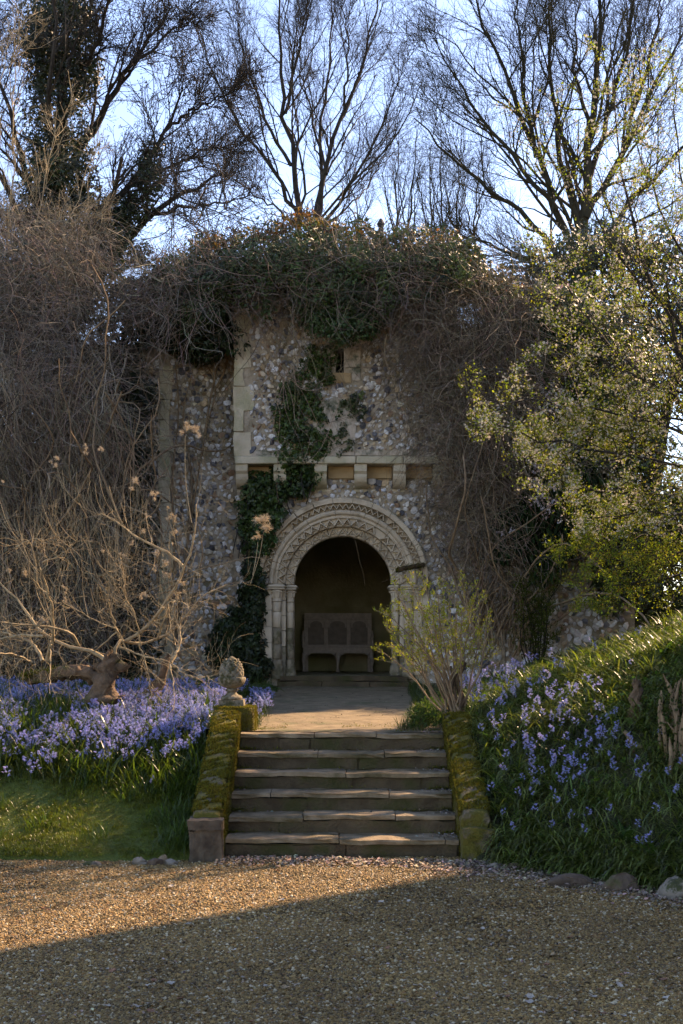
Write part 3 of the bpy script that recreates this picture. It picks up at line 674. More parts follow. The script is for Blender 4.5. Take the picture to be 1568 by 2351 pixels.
V = np.array([[2.51, 20.05, .9], [4.5, 20.05, .9], [4.5, 20.6, .9], [2.51, 20.6, .9], [2.51, 20.05, 6.7], [4.5, 20.05, 5.9], [4.5, 20.6, 5.9], [2.51, 20.6, 6.7]]); w2 = mk('wall', V, BF, M_mortar, rw)
flints(w2, 20.05, 2.52, 4.5, 1.1, 4.4, lambda x, z: x > -9, .1, 40)

# ------------------------------------------------------------------ settle bench inside the porch
BX, BY = -.07, 25.0
be = thing('wooden_settle', 'weathered oak settle with three arched back panels inside the porch', 'bench', (BX, BY, FLZ))
hw = .655; yb = BY+.3
def bb(nm, x0, x1, y0, y1, z0, z1, m=M_oak, par=be, b=.006): V, F = rbox(BX+x0, BX+x1, y0, y1, FLZ+z0, FLZ+z1, b); return mk(nm, V, F, m, par)
bb('seat', -hw-.02, hw+.02, BY-.24, yb-.03, .47, .505); bb('seat_rail', -hw, hw, BY-.22, BY-.19, .36, .468)
bb('top_rail', -hw, hw, yb, yb+.05, 1.02, 1.14); bb('bottom_rail', -hw, hw, yb, yb+.05, .44, .53)
sxs = [-hw, -.235, .175, hw-.07]
for x in (-hw, -.27, .17, hw-.08): bb('stile', x, x+.08, yb-.018, yb+.045, .0 if abs(x) > .5 else .53, 1.018)
for a, b in ((-.572, -.272), (-.188, .168), (.252, .573)):
    bb('panel', a, b, yb+.004, yb+.024, .53, 1.018, M_oakd, be, .002)
    c = (a+b)/2; w = (b-a)/2
    pts = [(a+.001, 1.017), (a+.001, .86), (a+.03, .86)]+[(c-(w-.03)*math.cos(t), .90+.085*math.sin(t)) for t in np.linspace(0, math.pi, 10)]+[(b-.03, .86), (b-.001, .86), (b-.001, 1.017)]
    p = np.array(pts); n = len(p); V = np.vstack([np.c_[BX+p[:, 0], np.full(n, yb-.014), FLZ+p[:, 1]], np.c_[BX+p[:, 0], np.full(n, yb+.002), FLZ+p[:, 1]]])
    F = [np.array([list(range(n))]), np.array([list(range(n, 2*n))[::-1]]), np.array([[i, n+i, n+(i+1) % n, (i+1) % n] for i in range(n)])]
    mk('arch_head', V, F, M_oak, be)
for x in (-hw+.02, 0.0, hw-.02):
    P = np.array([[BX+x, BY-.2, FLZ+.37], [BX+x, BY-.215, FLZ+.3], [BX+x*1.03, BY-.225, FLZ+.22], [BX+x*1.01, BY-.2, FLZ+.1], [BX+x*1.02, BY-.21, FLZ+.03], [BX+x*1.02, BY-.225, FLZ]])[None]
    V, F = tubes(resamp(P[0], 10)[None], np.array([[.045, .046, .044, .038, .031, .027, .025, .026, .034, .038]]), 8); mk('leg', V, F, M_oak, be, smooth=True)
    for s in (-1, 1):
        if abs(x+s*.1) > hw: continue
        V = np.array([[BX+x+s*.04, BY-.215, FLZ+.362], [BX+x+s*.13, BY-.215, FLZ+.362], [BX+x+s*.04, BY-.215, FLZ+.29]]); V = np.vstack([V, V+[0, .02, 0]])
        mk('bracket', V, [np.array([[0, 1, 2], [5, 4, 3]]), np.array([[0, 3, 4, 1], [1, 4, 5, 2], [2, 5, 3, 0]])], M_oak, be)
for s in (-1, 1):
    V, F = lathe([(.03, .5), (.034, .53), (.022, .56), (.036, .6), (.03, .66), (.02, .68), (.03, .70), (.012, .78), (.002, .8)], 12, (BX+s*hw, BY-.2, FLZ)); mk('arm_post', V, F, M_oak, be, smooth=True)
    bb('arm', s*hw-.03, s*hw+.03, BY-.17, yb, .66, .70)
# ------------------------------------------------------------------ unseen house placed so its gable throws the long shadow on the drive
hs = thing('shadow_house', 'unseen red brick house placed to throw the long shadow on the gravel drive', 'house', (13, 7, 0))
V, F = box(9.2, 17, -4, 17.45, 0, 11.5); mk('wall', V, F, M_brick, hs)
V = np.array([[8.9, -4.3, 11.4], [17.3, -4.3, 11.4], [17.3, 17.48, 11.4], [8.9, 17.48, 11.4], [13.1, -4.3, 14.6], [13.1, 17.48, 14.6]])
mk('roof', V, [np.array([[0, 4, 5, 3], [1, 2, 5, 4], [0, 3, 2, 1]]), np.array([[0, 1, 4], [2, 3, 5]])], M_tile, hs)
for yy in (0, 4, 8, 12):
    for zz in (1.4, 4.6, 7.8):
        f = mk('window', *box(9.15, 9.3, yy-.55, yy+.55, zz, zz+1.5), M_paint, hs)
        for a in (-.5, .02):
            for b in (.06, .78): mk('pane', *box(9.14, 9.16, yy+a, yy+a+.48, zz+b, zz+b+.66), M_glass, f)
# ================================================================== vegetation
# leaf templates (x = side, y = towards tip, z = normal)
L_simple = (np.array([[0, 0, 0], [.3, .45, .06], [0, 1, -.05], [-.3, .45, .06], [0, .45, 0]]), np.array([[0, 1, 4], [1, 2, 4], [2, 3, 4], [3, 0, 4]]))
L_oval = (np.array([[0, 0, 0], [.34, .4, .08], [.2, .8, .03], [0, 1, -.06], [-.2, .8, .03], [-.34, .4, .08]]), np.array([[0, 1, 2, 3], [0, 3, 4, 5]]))
L_ivy = (np.array([[0, .1, 0], [.38, -.02, -.03], [.5, .38, .05], [.22, .45, .06], [0, 1, -.08], [-.22, .45, .06], [-.5, .38, .05], [-.38, -.02, -.03]]), np.array([[0, 1, 2, 3], [0, 3, 4, 5], [0, 5, 6, 7]]))
L_long = (np.array([[0, 0, 0], [.13, .3, .04], [.12, .65, .0], [0, 1, -.15], [-.12, .65, .0], [-.13, .3, .04]]), np.array([[0, 1, 2, 3], [0, 3, 4, 5]]))

def leaf_cloud(P, tmpl, size, normal, tip, base, v=.28, h=.1):
    M = len(P); Rm = orient(normal, tip); return bake(tmpl[0], tmpl[1], P, Rm, size, cvar(M, base, v, h))
def clumps(cent, n, rad, flat=(1, 1, 1)):
    """n leaves spread through each clump; returns positions and outward directions"""
    M = len(cent); D = nz(NRM(0, 1, (M*n, 3))); r = U(.35, 1, M*n)[:, None]**.5*np.repeat(rad, n)[:, None]
    return np.repeat(cent, n, 0)+D*r*np.asarray(flat), D
def ivy_template(nper, ratio, droop=1.):
    P, D = clumps(np.zeros((1, 3)), nper, np.ones(1)); M = nper
    nr = nz(D*.7+np.array([0, -.55, .35])+NRM(0, .35, (M, 3))); tip = np.array([0, -.3, -droop])+NRM(0, .5, (M, 3))
    V, F, c = leaf_cloud(P, L_ivy, U(.6, 1.25, M)*ratio, nr, tip, (1, 1, 1), .24, .09); return tmpl(V, F, MI['ivy'], c)
IVT = {r: [ivy_template(n, r) for _ in range(6)] for r, n in ((.20, 120), (.34, 46), (.62, 24))}
def ivy_leaves(poly, ncl, nper, d0, d1, rad, size, base, droop=1., dfun=None):
    q = sampoly(poly, ncl); d = U(d0, d1, ncl) if dfun is None else dfun(q)
    return W(q[:, 0], q[:, 1], d), U(.65, 1.3, ncl)*rad, cvar(ncl, base, .24, .08), .20 if d0 > 22 or size/rad < .3 else (.34 if size/rad < .48 else .62)
def ivy_put(name, L, parent):
    for key in (.20, .34, .62):
        g = [a for a in L if a[3] == key]
        if g:
            P = np.concatenate([a[0] for a in g]); n = len(P)
            scatter(name, IVT[key], P, np.stack([NRM(0, .25, n), NRM(0, .5, n), NRM(0, .4, n)], -1), np.concatenate([a[1] for a in g]), np.concatenate([a[2] for a in g]), parent)
def merge(L):
    parts = [(v, f) for v, f, c in L]; V, F = join(parts); return V, F, np.concatenate([c for v, f, c in L])
GI = (.032, .062, .012); GI2 = (.045, .07, .012); RED = (.22, .095, .03)

# ---- ivy crowning the tower
ic = thing('ivy', 'dense dark ivy crowning the top of the flint tower', 'ivy', (0, 19.6, 7))
top = [(300, 660), (390, 605), (480, 560), (600, 545), (680, 510), (720, 512), (850, 545), (1000, 550), (1060, 565), (1110, 635), (1090, 670), (1000, 670), (900, 670), (880, 730), (800, 755), (720, 745), (690, 700), (560, 690), (520, 740), (420, 760), (380, 700), (330, 690)]
L = [ivy_leaves(top, 400, 46, 19.0, 20.9, .26, .05, (.04, .074, .014))]
L += [ivy_leaves([(300, 700), (380, 660), (540, 690), (545, 770), (450, 790), (330, 780)], 150, 40, 19.9, 20.7, .24, .085, (.02, .04, .01)), ivy_leaves([(380, 690), (520, 700), (535, 790), (450, 800), (390, 780)], 90, 40, 19.4, 20.3, .22, .085, (.022, .045, .01))]
L += [ivy_leaves([(560, 580), (1040, 580), (1080, 650), (900, 690), (600, 680)], 75, 40, 18.75, 19.1, .2, .05, (.05, .088, .017)), ivy_leaves([(430, 620), (560, 580), (540, 690), (440, 740)], 30, 40, 18.8, 19.2, .2, .05, (.04, .07, .014))]
L += [ivy_leaves([(690, 690), (880, 670), (870, 745), (790, 765), (720, 745)], 80, 46, 18.95, 19.6, .2, .05, (.042, .085, .017))]
L += [ivy_leaves([(1000, 560), (1080, 575), (1110, 660), (1040, 680)], 70, 40, 19.2, 20.4, .22, .08, (.06, .085, .012))]
ivy_put('foliage', L, ic)
fr = np.array([(320, 640), (390, 598), (480, 552), (540, 545), (600, 538), (640, 520), (685, 495), (720, 502), (790, 530), (850, 540), (1000, 543), (1060, 560), (1112, 630), (1200, 672), (1290, 690)])
t = U(0, len(fr)-1, 1500); i = t.astype(int); q = fr[i]*(1-(t-i)[:, None])+fr[i+1]*(t-i)[:, None]; P = W(q[:, 0], q[:, 1]+NRM(6, 14, 1500), U(19.2, 20.6, 1500))
V, F, c = leaf_cloud(P, L_ivy, U(.04, .07, 1500), NRM(0, 1, (1500, 3)), NRM(0, 1, (1500, 3)), (.15, .085, .035), .35, .15); stuff(mk('young_leaves', V, F, M_leaf, ic, col=c))
# sprigs standing up from the crown
P = W(q[:500, 0], q[:500, 1]+20, U(19.3, 20.4, 500)); st_ = strands(P, np.stack([NRM(0, .5, 500), NRM(0, .4, 500), np.ones(500)], -1), U(.2, .55, 500), 5, -.05, .25)
V, F = tubes(st_, np.full((500, 5), .005), 3); stuff(mk('sprigs', V, F, M_twig, ic, col=np.tile((.09, .055, .035), (len(V), 1))))
# ---- ivy streak climbing down beside the doorway
iv = thing('ivy', 'green ivy streaming down the tower front and beside the doorway', 'ivy', (-1.2, 19.9, 1.2))
streak_up = [(700, 790), (770, 800), (775, 860), (735, 900), (740, 960), (760, 1000), (745, 1060), (640, 1060), (632, 960), (640, 880), (690, 880)]
streak_mid = [(640, 1050), (745, 1050), (722, 1110), (700, 1130), (640, 1140), (650, 1180), (610, 1270), (560, 1260), (545, 1150), (580, 1090), (630, 1090)]
streak_low = [(575, 1280), (600, 1340), (590, 1450), (605, 1500), (625, 1545), (560, 1560), (480, 1500), (510, 1430), (560, 1390), (565, 1320)]
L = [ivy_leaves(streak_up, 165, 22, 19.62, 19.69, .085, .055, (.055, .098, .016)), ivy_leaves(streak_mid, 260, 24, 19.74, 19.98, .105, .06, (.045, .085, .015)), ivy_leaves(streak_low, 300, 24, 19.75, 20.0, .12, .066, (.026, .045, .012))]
L += [ivy_leaves([(770, 930), (830, 900), (840, 980), (790, 1040), (750, 1050)], 30, 14, 19.6, 19.68, .07, .05, (.05, .08, .02)), ivy_leaves([(400, 800), (480, 830), (520, 760), (440, 780)], 40, 30, 19.9, 20.3, .14, .07, (.025, .05, .012))]
L += [ivy_leaves([(650, 860), (690, 860), (690, 1000), (640, 1010)], 40, 16, 19.62, 19.69, .08, .06, (.05, .085, .014))]
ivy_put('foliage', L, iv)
q = sampoly(streak_mid, 25); P = W(q[:, 0], q[:, 1], U(19.75, 19.9, 25)); V, F = tubes(strands(P, np.tile((-.1, 0, -1.), (25, 1)), U(.3, .7, 25), 8, .1, .1), np.full((25, 8), .008), 4); mk('stems', V, F, M_bark, iv)
# stray ivy leaves one can pick out along the streak's edge
lp = sampoly([(640, 880), (770, 900), (760, 1040), (640, 1060)], 60); lm = None
for k in range(110):
    q = lp[k] if k < 60 else sampoly(streak_mid, 1)[0]; p = W(q[0], q[1], 19.56 if k < 60 else U(19.66, 19.72))
    if lm is None or k % 22 == 0: o = mk('ivy_leaf', L_ivy[0]*.075, L_ivy[1], M_ivy, iv, col=np.tile(cvar(1, (.055, .10, .016), .3), (8, 1))); lm = o.data
    else: o = link('ivy_leaf', lm, iv)
    o.location = p; o.rotation_euler = (R_(90)+NRM(0, .3), R_(180)+NRM(0, .6), NRM(0, .35)); o.scale = (U(.7, 1.2),)*3

# ---- bare creepers
def vine_col(n, K, s, base=(.17, .135, .10), v=.35): return np.repeat(cvar(n, base, v, .06), K*s, 0)
VT = {}
def vine_temps(kind):
    if kind not in VT:
        VT[kind] = []
        for _ in range(8):
            n = 12; P0 = NRM(0, .16, (n, 3)); r = U(.0018, .0044, n)
            if kind == 'hang': D0 = np.stack([NRM(0, .3, n), NRM(0, .25, n), NRM(-1, .3, n)], -1); L, K, g, w = U(.7, 1.5, n), 9, .13, .17
            else: D0 = NRM(0, .8, (n, 3))*[1, .6, 1]; L, K, g, w = U(.45, 1.15, n), 9, .07, .34
            V, F = tubes(strands(P0, D0, L, K, g, w), r[:, None]*np.linspace(1, .5, K)[None], 3); VT[kind].append(tmpl(V, F, MI['twig'], np.repeat(cvar(n, (1, 1, 1), .35, .05), K*3, 0)))
    return VT[kind]
def vines(name, parent, P0, D0, LL, K, grav, wig, r, sides=3, base=(.17, .135, .10), mtl=None):
    n = max(8, len(P0)//6); P = P0[:n]; kind = 'hang' if wig < .2 else 'tangle'; base = np.asarray(base)*np.array([1.5, 1.5, 1.38])
    sz = np.clip(np.mean(LL)/(.95 if kind == 'hang' else .9), .5, 1.2)
    return scatter(name, vine_temps(kind), P, np.stack([NRM(0, .15, n), NRM(0, .3 if kind == 'hang' else .7, n), U(-.9, .9, n)], -1), U(.75, 1.25, n)*sz, np.clip(cvar(n, base, .3, .06), .02, .7), parent, True)
cr = thing('bare_creeper', 'curtain of leafless brown creeper hanging down the tower beside the arch', 'creeper', (2, 19.6, 1.2))
def vols(poly, n, d0, d1): q = sampoly(poly, n); return W(q[:, 0], q[:, 1], U(d0, d1, n)), q
polyA = [(930, 700), (1000, 660), (1130, 660), (1230, 720), (1240, 900), (1200, 1060), (1150, 1200), (1060, 1200), (1055, 1060), (1020, 930), (970, 800)]
P, q = vols(polyA, 3400, 19.05, 19.62); n = len(P)
vines('tangle', cr, P, np.stack([NRM(0, .6, n), NRM(0, .3, n), NRM(-.3, .8, n)], -1), U(.5, 1.5, n), 11, .10, .28, U(.003, .007, n))
P, q = vols([(950, 700), (1230, 700), (1220, 900), (1050, 900)], 700, 19.0, 19.5); n = len(P)
vines('hanging_stems', cr, P, np.stack([NRM(0, .3, n), NRM(0, .2, n), NRM(-1, .4, n)], -1), U(1.5, 4., n), 16, .16, .16, U(.004, .008, n), base=(.15, .115, .08))
P, q = vols([(1040, 1130), (1200, 1130), (1190, 1420), (1060, 1300)], 620, 19.2, 19.85); n = len(P)
vines('low_tangle', cr, P, np.stack([NRM(0, .8, n), NRM(0, .3, n), NRM(0, .8, n)], -1), U(.5, 1.4, n), 10, .04, .3, U(.003, .008, n))
P, q = vols([(1060, 1480), (1210, 1520), (1200, 1440), (1060, 1420)], 40, 19.3, 19.8); n = len(P)
st_ = strands(P, np.stack([NRM(.12, .2, n), NRM(0, .1, n), np.ones(n)], -1), U(1.8, 4., n), 16, -.10, .14); st_ = st_[st_[:, :, 0].min(1) > 1.25]; n = len(st_); V, F = tubes(st_, U(.012, .028, n)[:, None]*np.linspace(1, .5, 16)[None], 5); mk('woody_stems', V, F, M_wood, cr, smooth=True)
P, q = vols([(560, 600), (1000, 580), (1020, 670), (860, 690), (600, 660)], 560, 18.85, 19.3); n = len(P)
vines('crown_tangle', cr, P, np.stack([NRM(0, 1, n), NRM(0, .3, n), NRM(-.1, .6, n)], -1), U(.5, 1.6, n), 11, .05, .25, U(.003, .006, n), base=(.15, .115, .09))
P, q = vols([(560, 720), (1000, 720), (1000, 1000), (760, 900), (560, 850)], 90, 19.45, 19.62); n = len(P)
vines('thin_trailers', cr, P, np.stack([NRM(0, .4, n), NRM(0, .05, n), NRM(-1, .4, n)], -1), U(.5, 1.8, n), 10, .07, .18, U(.002, .0045, n), base=(.2, .15, .10))
P, q = vols([(990, 1150), (1050, 1150), (1030, 1300), (990, 1260)], 90, 19.6, 19.85); n = len(P)
0 and vines('arch_trailers', cr, P, np.stack([NRM(-.6, .6, n), NRM(0, .1, n), NRM(-.2, .5, n)], -1), U(.4, 1.3, n), 9, .06, .25, U(.002, .005, n))
# a bare tendril hanging in the doorway
P = resamp(W(np.array([812, 818, 826, 832, 836, 838]), np.array([1230, 1250, 1290, 1310, 1330, 1345]), 19.9), 14)
V, F = tubes(P[None], np.full((1, 14), .0022), 4); mk('door_tendril', V, F, M_wood, cr)
ml = thing('mossy_branch', 'broken mossy branch jutting across the arch impost', 'branch', W(930, 1306, 19.7))
P = resamp(W([972, 950, 930, 912], [1298, 1302, 1305, 1310], [19.85, 19.7, 19.6, 19.5]), 10); V, F = tubes(P[None], np.linspace(.03, .042, 10)[None], 8); V = lump(V, .008, 20, 3); mk('wood', V, F, M_gnarl, ml, smooth=True)
P2 = P[rng.integers(0, 10, 1600)]+NRM(0, .022, (1600, 3)); V, F, c = moss_tufts(P2, None, base=(.6, .65, .5)); stuff(mk('moss', V, F, M_moss, ml, col=c))

tk = thing('creeper_thicket', 'huge grey-brown thicket of leafless climbing stems over the side wall', 'thicket', (-4, 18.5, 1.1))
def thick_d(q): return np.interp(q[:, 1], [500, 700, 1000, 1500], [18.8, 18.2, 17.6, 17.2])
polyT = [(-200, 620), (-60, 560), (60, 515), (150, 495), (215, 540), (250, 620), (265, 700), (245, 800), (235, 950), (245, 1100), (235, 1300), (250, 1500), (-200, 1500)]
q = sampoly(polyT, 6800); n = len(q); P = W(q[:, 0], q[:, 1], thick_d(q)+U(0, 1.9, n))
vines('tangle', tk, P, np.stack([NRM(0, .8, n), NRM(0, .4, n), NRM(-.2, .8, n)], -1), U(.5, 1.5, n), 11, .09, .27, U(.003, .0068, n), base=(.155, .125, .10))
polyT2 = [(-60, 850), (260, 850), (265, 1250), (-60, 1300)]; q = sampoly(polyT2, 1500); n = len(q); P = W(q[:, 0], q[:, 1], 17.6+U(-.4, 1.4, n))
vines('hanging_stems', tk, P, np.stack([NRM(0, .25, n), NRM(0, .2, n), NRM(-1, .3, n)], -1), U(.8, 2.2, n), 12, .15, .12, U(.003, .006, n), base=(.17, .13, .09))
q = sampoly([(270, 670), (430, 630), (540, 590), (510, 660), (400, 690), (290, 740)], 520); n = len(q); P = W(q[:, 0], q[:, 1], U(18.7, 19.8, n))
vines('arching_stems', tk, P, np.stack([NRM(.5, .7, n), NRM(0, .3, n), NRM(0, .5, n)], -1), U(.6, 1.8, n), 12, .08, .2, U(.003, .007, n), base=(.15, .12, .10))
q = sampoly([(-60, 1500), (330, 1540), (330, 1100), (-60, 1100)], 110); n = 110; P = W(q[:, 0], q[:, 1], U(17.2, 18.6, n))
st_ = strands(P, np.stack([NRM(0, .5, n), NRM(0, .2, n), np.ones(n)], -1), U(1.5, 3.5, n), 14, -.05, .2); V, F = tubes(st_, U(.008, .022, n)[:, None]*np.linspace(1, .5, 14)[None], 5); mk('woody_stems', V, F, M_wood, tk, smooth=True)
# leafy ivy inside the thicket closes it off
L = [ivy_leaves([(-80, 700), (300, 740), (330, 1000), (330, 1560), (-80, 1560)], 420, 34, 19.5, 20.2, .3, .10, (.018, .03, .01)), ivy_leaves([(-80, 560), (260, 600), (330, 700), (300, 760), (-80, 760)], 60, 26, 19.6, 20.4, .25, .10, (.03, .055, .012))]
ivy_put('inner_ivy', L, tk)
P = resamp(W([390, 430, 470, 490, 475], [1200, 1080, 980, 900, 850], [20.1, 20.15, 20.2, 20.2, 20.2]), 14)
wv = thing('climbing_stem', 'pale woody climber stem twisting up the shaded flint wall', 'creeper', (-2.4, 20.2, 1.2))
V, F = tubes(np.stack([resamp(W(a, b, 20.2), 16) for a, b in (([400, 430, 470, 497, 470], [1480, 1250, 1000, 890, 830]), ([470, 480, 500, 510], [1000, 930, 830, 760]), ([430, 440, 420, 440], [1250, 1100, 960, 860]), ([497, 515, 525, 520], [890, 850, 800, 740]), ([380, 400, 395, 410, 400], [1480, 1300, 1100, 950, 800]))]), np.linspace(.022, .01, 16)[None].repeat(5, 0), 6); mk('stems', V, F, M_wood, wv, smooth=True)
q = sampoly([(390, 800), (535, 780), (535, 1050), (400, 1050)], 120); P = W(q[:, 0], q[:, 1], U(20.15, 20.28, 120)); vines('twigs', wv, P, np.stack([NRM(0, .6, 120), NRM(0, .05, 120), NRM(0, .8, 120)], -1), U(.3, 1., 120), 9, .03, .25, U(.003, .007, 120), base=(.2, .15, .09))

# ---- flowering evergreen clematis on the right part of the wall
cm = thing('evergreen_clematis', 'evergreen clematis with long drooping leaves and small white flowers', 'climber', (2.9, 19.5, 1.3))
poly = [(1180, 830), (1260, 700), (1360, 720), (1400, 900), (1380, 1150), (1330, 1250), (1260, 1330), (1215, 1330), (1190, 1180), (1210, 1050)]
def longleaf(poly, n, d0, d1, size, base):
    q = sampoly(poly, n); P = W(q[:, 0], q[:, 1], U(d0, d1, n)); return leaf_cloud(P, L_long, U(.7, 1.25, n)*size, np.stack([NRM(0, .7, n), -np.ones(n), NRM(.3, .4, n)], -1), np.stack([NRM(0, .6, n), NRM(-.3, .3, n), -np.ones(n)], -1), base, .3)
L = [longleaf(poly, 4200, 19.0, 19.7, .17, (.032, .062, .022)), longleaf([(1100, 840), (1180, 830), (1200, 1000), (1120, 960)], 160, 19.0, 19.3, .15, (.05, .08, .02)), longleaf([(1130, 1180), (1210, 1140), (1200, 1260), (1140, 1290)], 300, 19.0, 19.4, .15, (.035, .065, .03))]
ivy_put('ivy_shoots', [ivy_leaves([(1380, 720), (1500, 780), (1500, 1380), (1390, 1380)], 200, 34, 19.2, 20.5, .26, .09, (.04, .06, .014)), ivy_leaves([(1080, 590), (1130, 640), (1200, 675), (1340, 690), (1400, 760), (1400, 900), (1300, 800), (1180, 760), (1100, 700)], 210, 34, 19.2, 20.4, .24, .08, (.045, .068, .013))], cm)
V, F, c = merge(L); stuff(mk('foliage', V, F, M_leaf, cm, col=c))
P, q = vols(poly, 260, 19.2, 19.7); vines('stems', cm, P, np.stack([NRM(0, .3, 260), NRM(0, .2, 260), NRM(-1, .4, 260)], -1), U(.6, 2, 260), 9, .1, .2, U(.004, .008, 260))
star = (np.vstack([[[0, 0, 0]], [[math.cos(a)*r, math.sin(a)*r, .02] for k in range(5) for a, r in ((k*1.2566-.28, .6), (k*1.2566, 1), (k*1.2566+.28, .6))]]), np.array([[0, 1+3*k, 2+3*k, 3+3*k] for k in range(5)]))
fc = np.vstack([sampoly([(1210, 860), (1300, 850), (1340, 1100), (1260, 1280), (1215, 1200)], 55), sampoly([(1210, 1060), (1280, 1060), (1280, 1140), (1220, 1130)], 16), np.array([(1020, 890), (1030, 885), (1045, 900), (1015, 950), (1005, 980), (1010, 1000), (1150, 1220), (1160, 1230), (1175, 1220)]), np.array([(1130, 690), (1100, 720), (1150, 700)])]); fme = None
for k, q in enumerate(fc):
    p = W(q[0], q[1], U(18.85, 19.05) if q[0] > 1100 else 19.1)
    if k % 10 == 0:
        n = 9; PP = NRM(0, .035, (n, 3)); V, F, c = bake(star[0], star[1], PP, orient(np.stack([NRM(0, .4, n), -np.ones(n), NRM(.2, .4, n)], -1), NRM(0, 1, (n, 3))), U(.014, .026, n), np.ones((n, 3)))
        o = mk('flower_cluster', V, F, M_pink if k % 30 == 20 else M_white, cm); fme = o.data
    else: o = link('flower_cluster', fme, cm)
    o.location = p; o.rotation_euler = (0, U(-3, 3), 0); o.scale = (U(.7, 1.3),)*3
# pink rhododendron head on the wall top
rh = thing('rhododendron', 'dark evergreen bush with a pink blossom head above the wall', 'shrub', W(1290, 700, 21))
q = sampoly([(1230, 660), (1330, 650), (1380, 720), (1330, 760), (1240, 740)], 700); V, F, c = leaf_cloud(W(q[:, 0], q[:, 1], U(20.6, 21.3, 700)), L_long, U(.1, .16, 700), NRM(0, 1, (700, 3))+np.array([0, -.4, .6]), NRM(0, 1, (700, 3)), (.03, .06, .012)); stuff(mk('foliage', V, F, M_leaf, rh, col=c))
P = W(np.array([1283, 1297, 1290, 1305]), np.array([665, 668, 674, 671]), 20.6)
for p in P:
    PP = NRM(0, .05, (40, 3)); V, F, c = bake(star[0], star[1], PP+p, rrot(40), U(.03, .045, 40), np.ones((40, 3))); mk('flower_head', V, F, M_pink, rh)
P = np.array([[[3.4, 21.1, 1.1], [3.45, 21.1, 4], [3.5, 21, 7.2]]]); V, F = tubes(P, np.array([[.09, .07, .03]]), 6); mk('trunk', V, F, M_bark, rh)

# ---- trees behind
def spray_temps(m, r0, nside, ang, up, buds=False):
    out = []
    for _ in range(6):
        P = strands(np.zeros((1, 3)), np.array([[0, 0, 1.]]), np.array([1.]), 4, -.02, .1); Rr = np.linspace(r0, r0*.5, 4)[None]
        a_, b_ = grow(P, Rr, nside, .08, .95, .55, ang, up, .14, 3, .75, r0*.55); c_, d_ = grow(a_, b_, 2, .15, .95, .55, ang, up, .1, 2, .8, r0*.45)
        parts = [tubes(P, Rr, 3), tubes(a_, b_, 3), tubes(c_, d_, 3)]
        if buds:
            e = np.concatenate([P[:, -1], a_[:, -1], c_[:, -1]]); dr = nz(np.concatenate([P[:, -1]-P[:, -2], a_[:, -1]-a_[:, -2], c_[:, -1]-c_[:, -2]])); n = len(e); V, F = PT0; V, F, c = bake(V*np.array([.4, 1, .4]), F, e, orient(np.cross(dr, NRM(0, 1, (n, 3))), dr), U(.022, .038, n), np.ones((n, 3))); parts.append((V, F))
        V, F = join(parts); out.append(tmpl(V, F, m))
    return out
SPR = {}
PT0 = (np.array([[1, 0, 0], [-1, 0, 0], [0, 1, 0], [0, -1, 0], [0, 0, 1], [0, 0, -1]], float), np.array([[0, 2, 4], [2, 1, 4], [1, 3, 4], [3, 0, 4], [2, 0, 5], [1, 2, 5], [3, 1, 5], [0, 3, 5]]))
def tree_mesh(name, label, limbs, d, levels, loc, mtl=M_bark, group=None, buds=False, K=14, jd=1.2, taper=.18, rs=.62, nsp=6, spl=.8, kind='fine'):
    t = thing(name, label, 'tree', loc, group)
    P = []; Rr = []
    for li, (pts, r) in enumerate(limbs):
        pts = np.asarray(pts, float); dd = d+(NRM(0, jd) if li else 0)*np.linspace(0, 1, len(pts)); p = resamp(W(pts[:, 0], pts[:, 1], dd), K)
        p[1:-1] += NRM(0, .035*d/30, (K-2, 3)); P.append(p); Rr.append(np.linspace(r, r*taper, K)*rs)
    P = np.array(P); Rr = np.array(Rr); V, F = tubes(P, Rr, 7); mk('trunk', V, F, mtl, t, smooth=True)
    pp, rr = P, Rr; allp = []
    for k, kw in enumerate(levels):
        pp, rr = grow(pp, rr, **kw); V, F = tubes(pp, rr, 5 if k == 0 else 3); allp.append((pp, rr))
        o = mk(('branches', 'boughs')[k], V, F, mtl, t); stuff(o)
    key = (kind, mtl.name)
    if key not in SPR: SPR[key] = spray_temps(mtl, .0068, 3, 34, .05) if kind == 'fine' else spray_temps(mtl, .013, 3, 48, .10, True)
    pts = []; dirs = []
    for (pp, rr), n in zip(allp[-2:], (nsp, nsp)):
        q, _ = grow(pp, rr, n, .2, 1., .3, 36, .05, 0, 2, absl=1.); pts.append(q[:, 0]); dirs.append(q[:, 1]-q[:, 0])
        pts.append(pp[:, -1]); dirs.append(pp[:, -1]-pp[:, -2])
    pts = np.concatenate(pts); D = nz(np.concatenate(dirs)); n = len(pts); Rm = orient(np.cross(D, NRM(0, 1, (n, 3))), D); Rm = np.stack([Rm[:, :, 2], Rm[:, :, 0], Rm[:, :, 1]], -1)
    scatter('twigs', SPR[key], pts, eul(Rm), U(.55, 1.25, n)*spl, np.ones((n, 3)), t, True)
    return t, pp
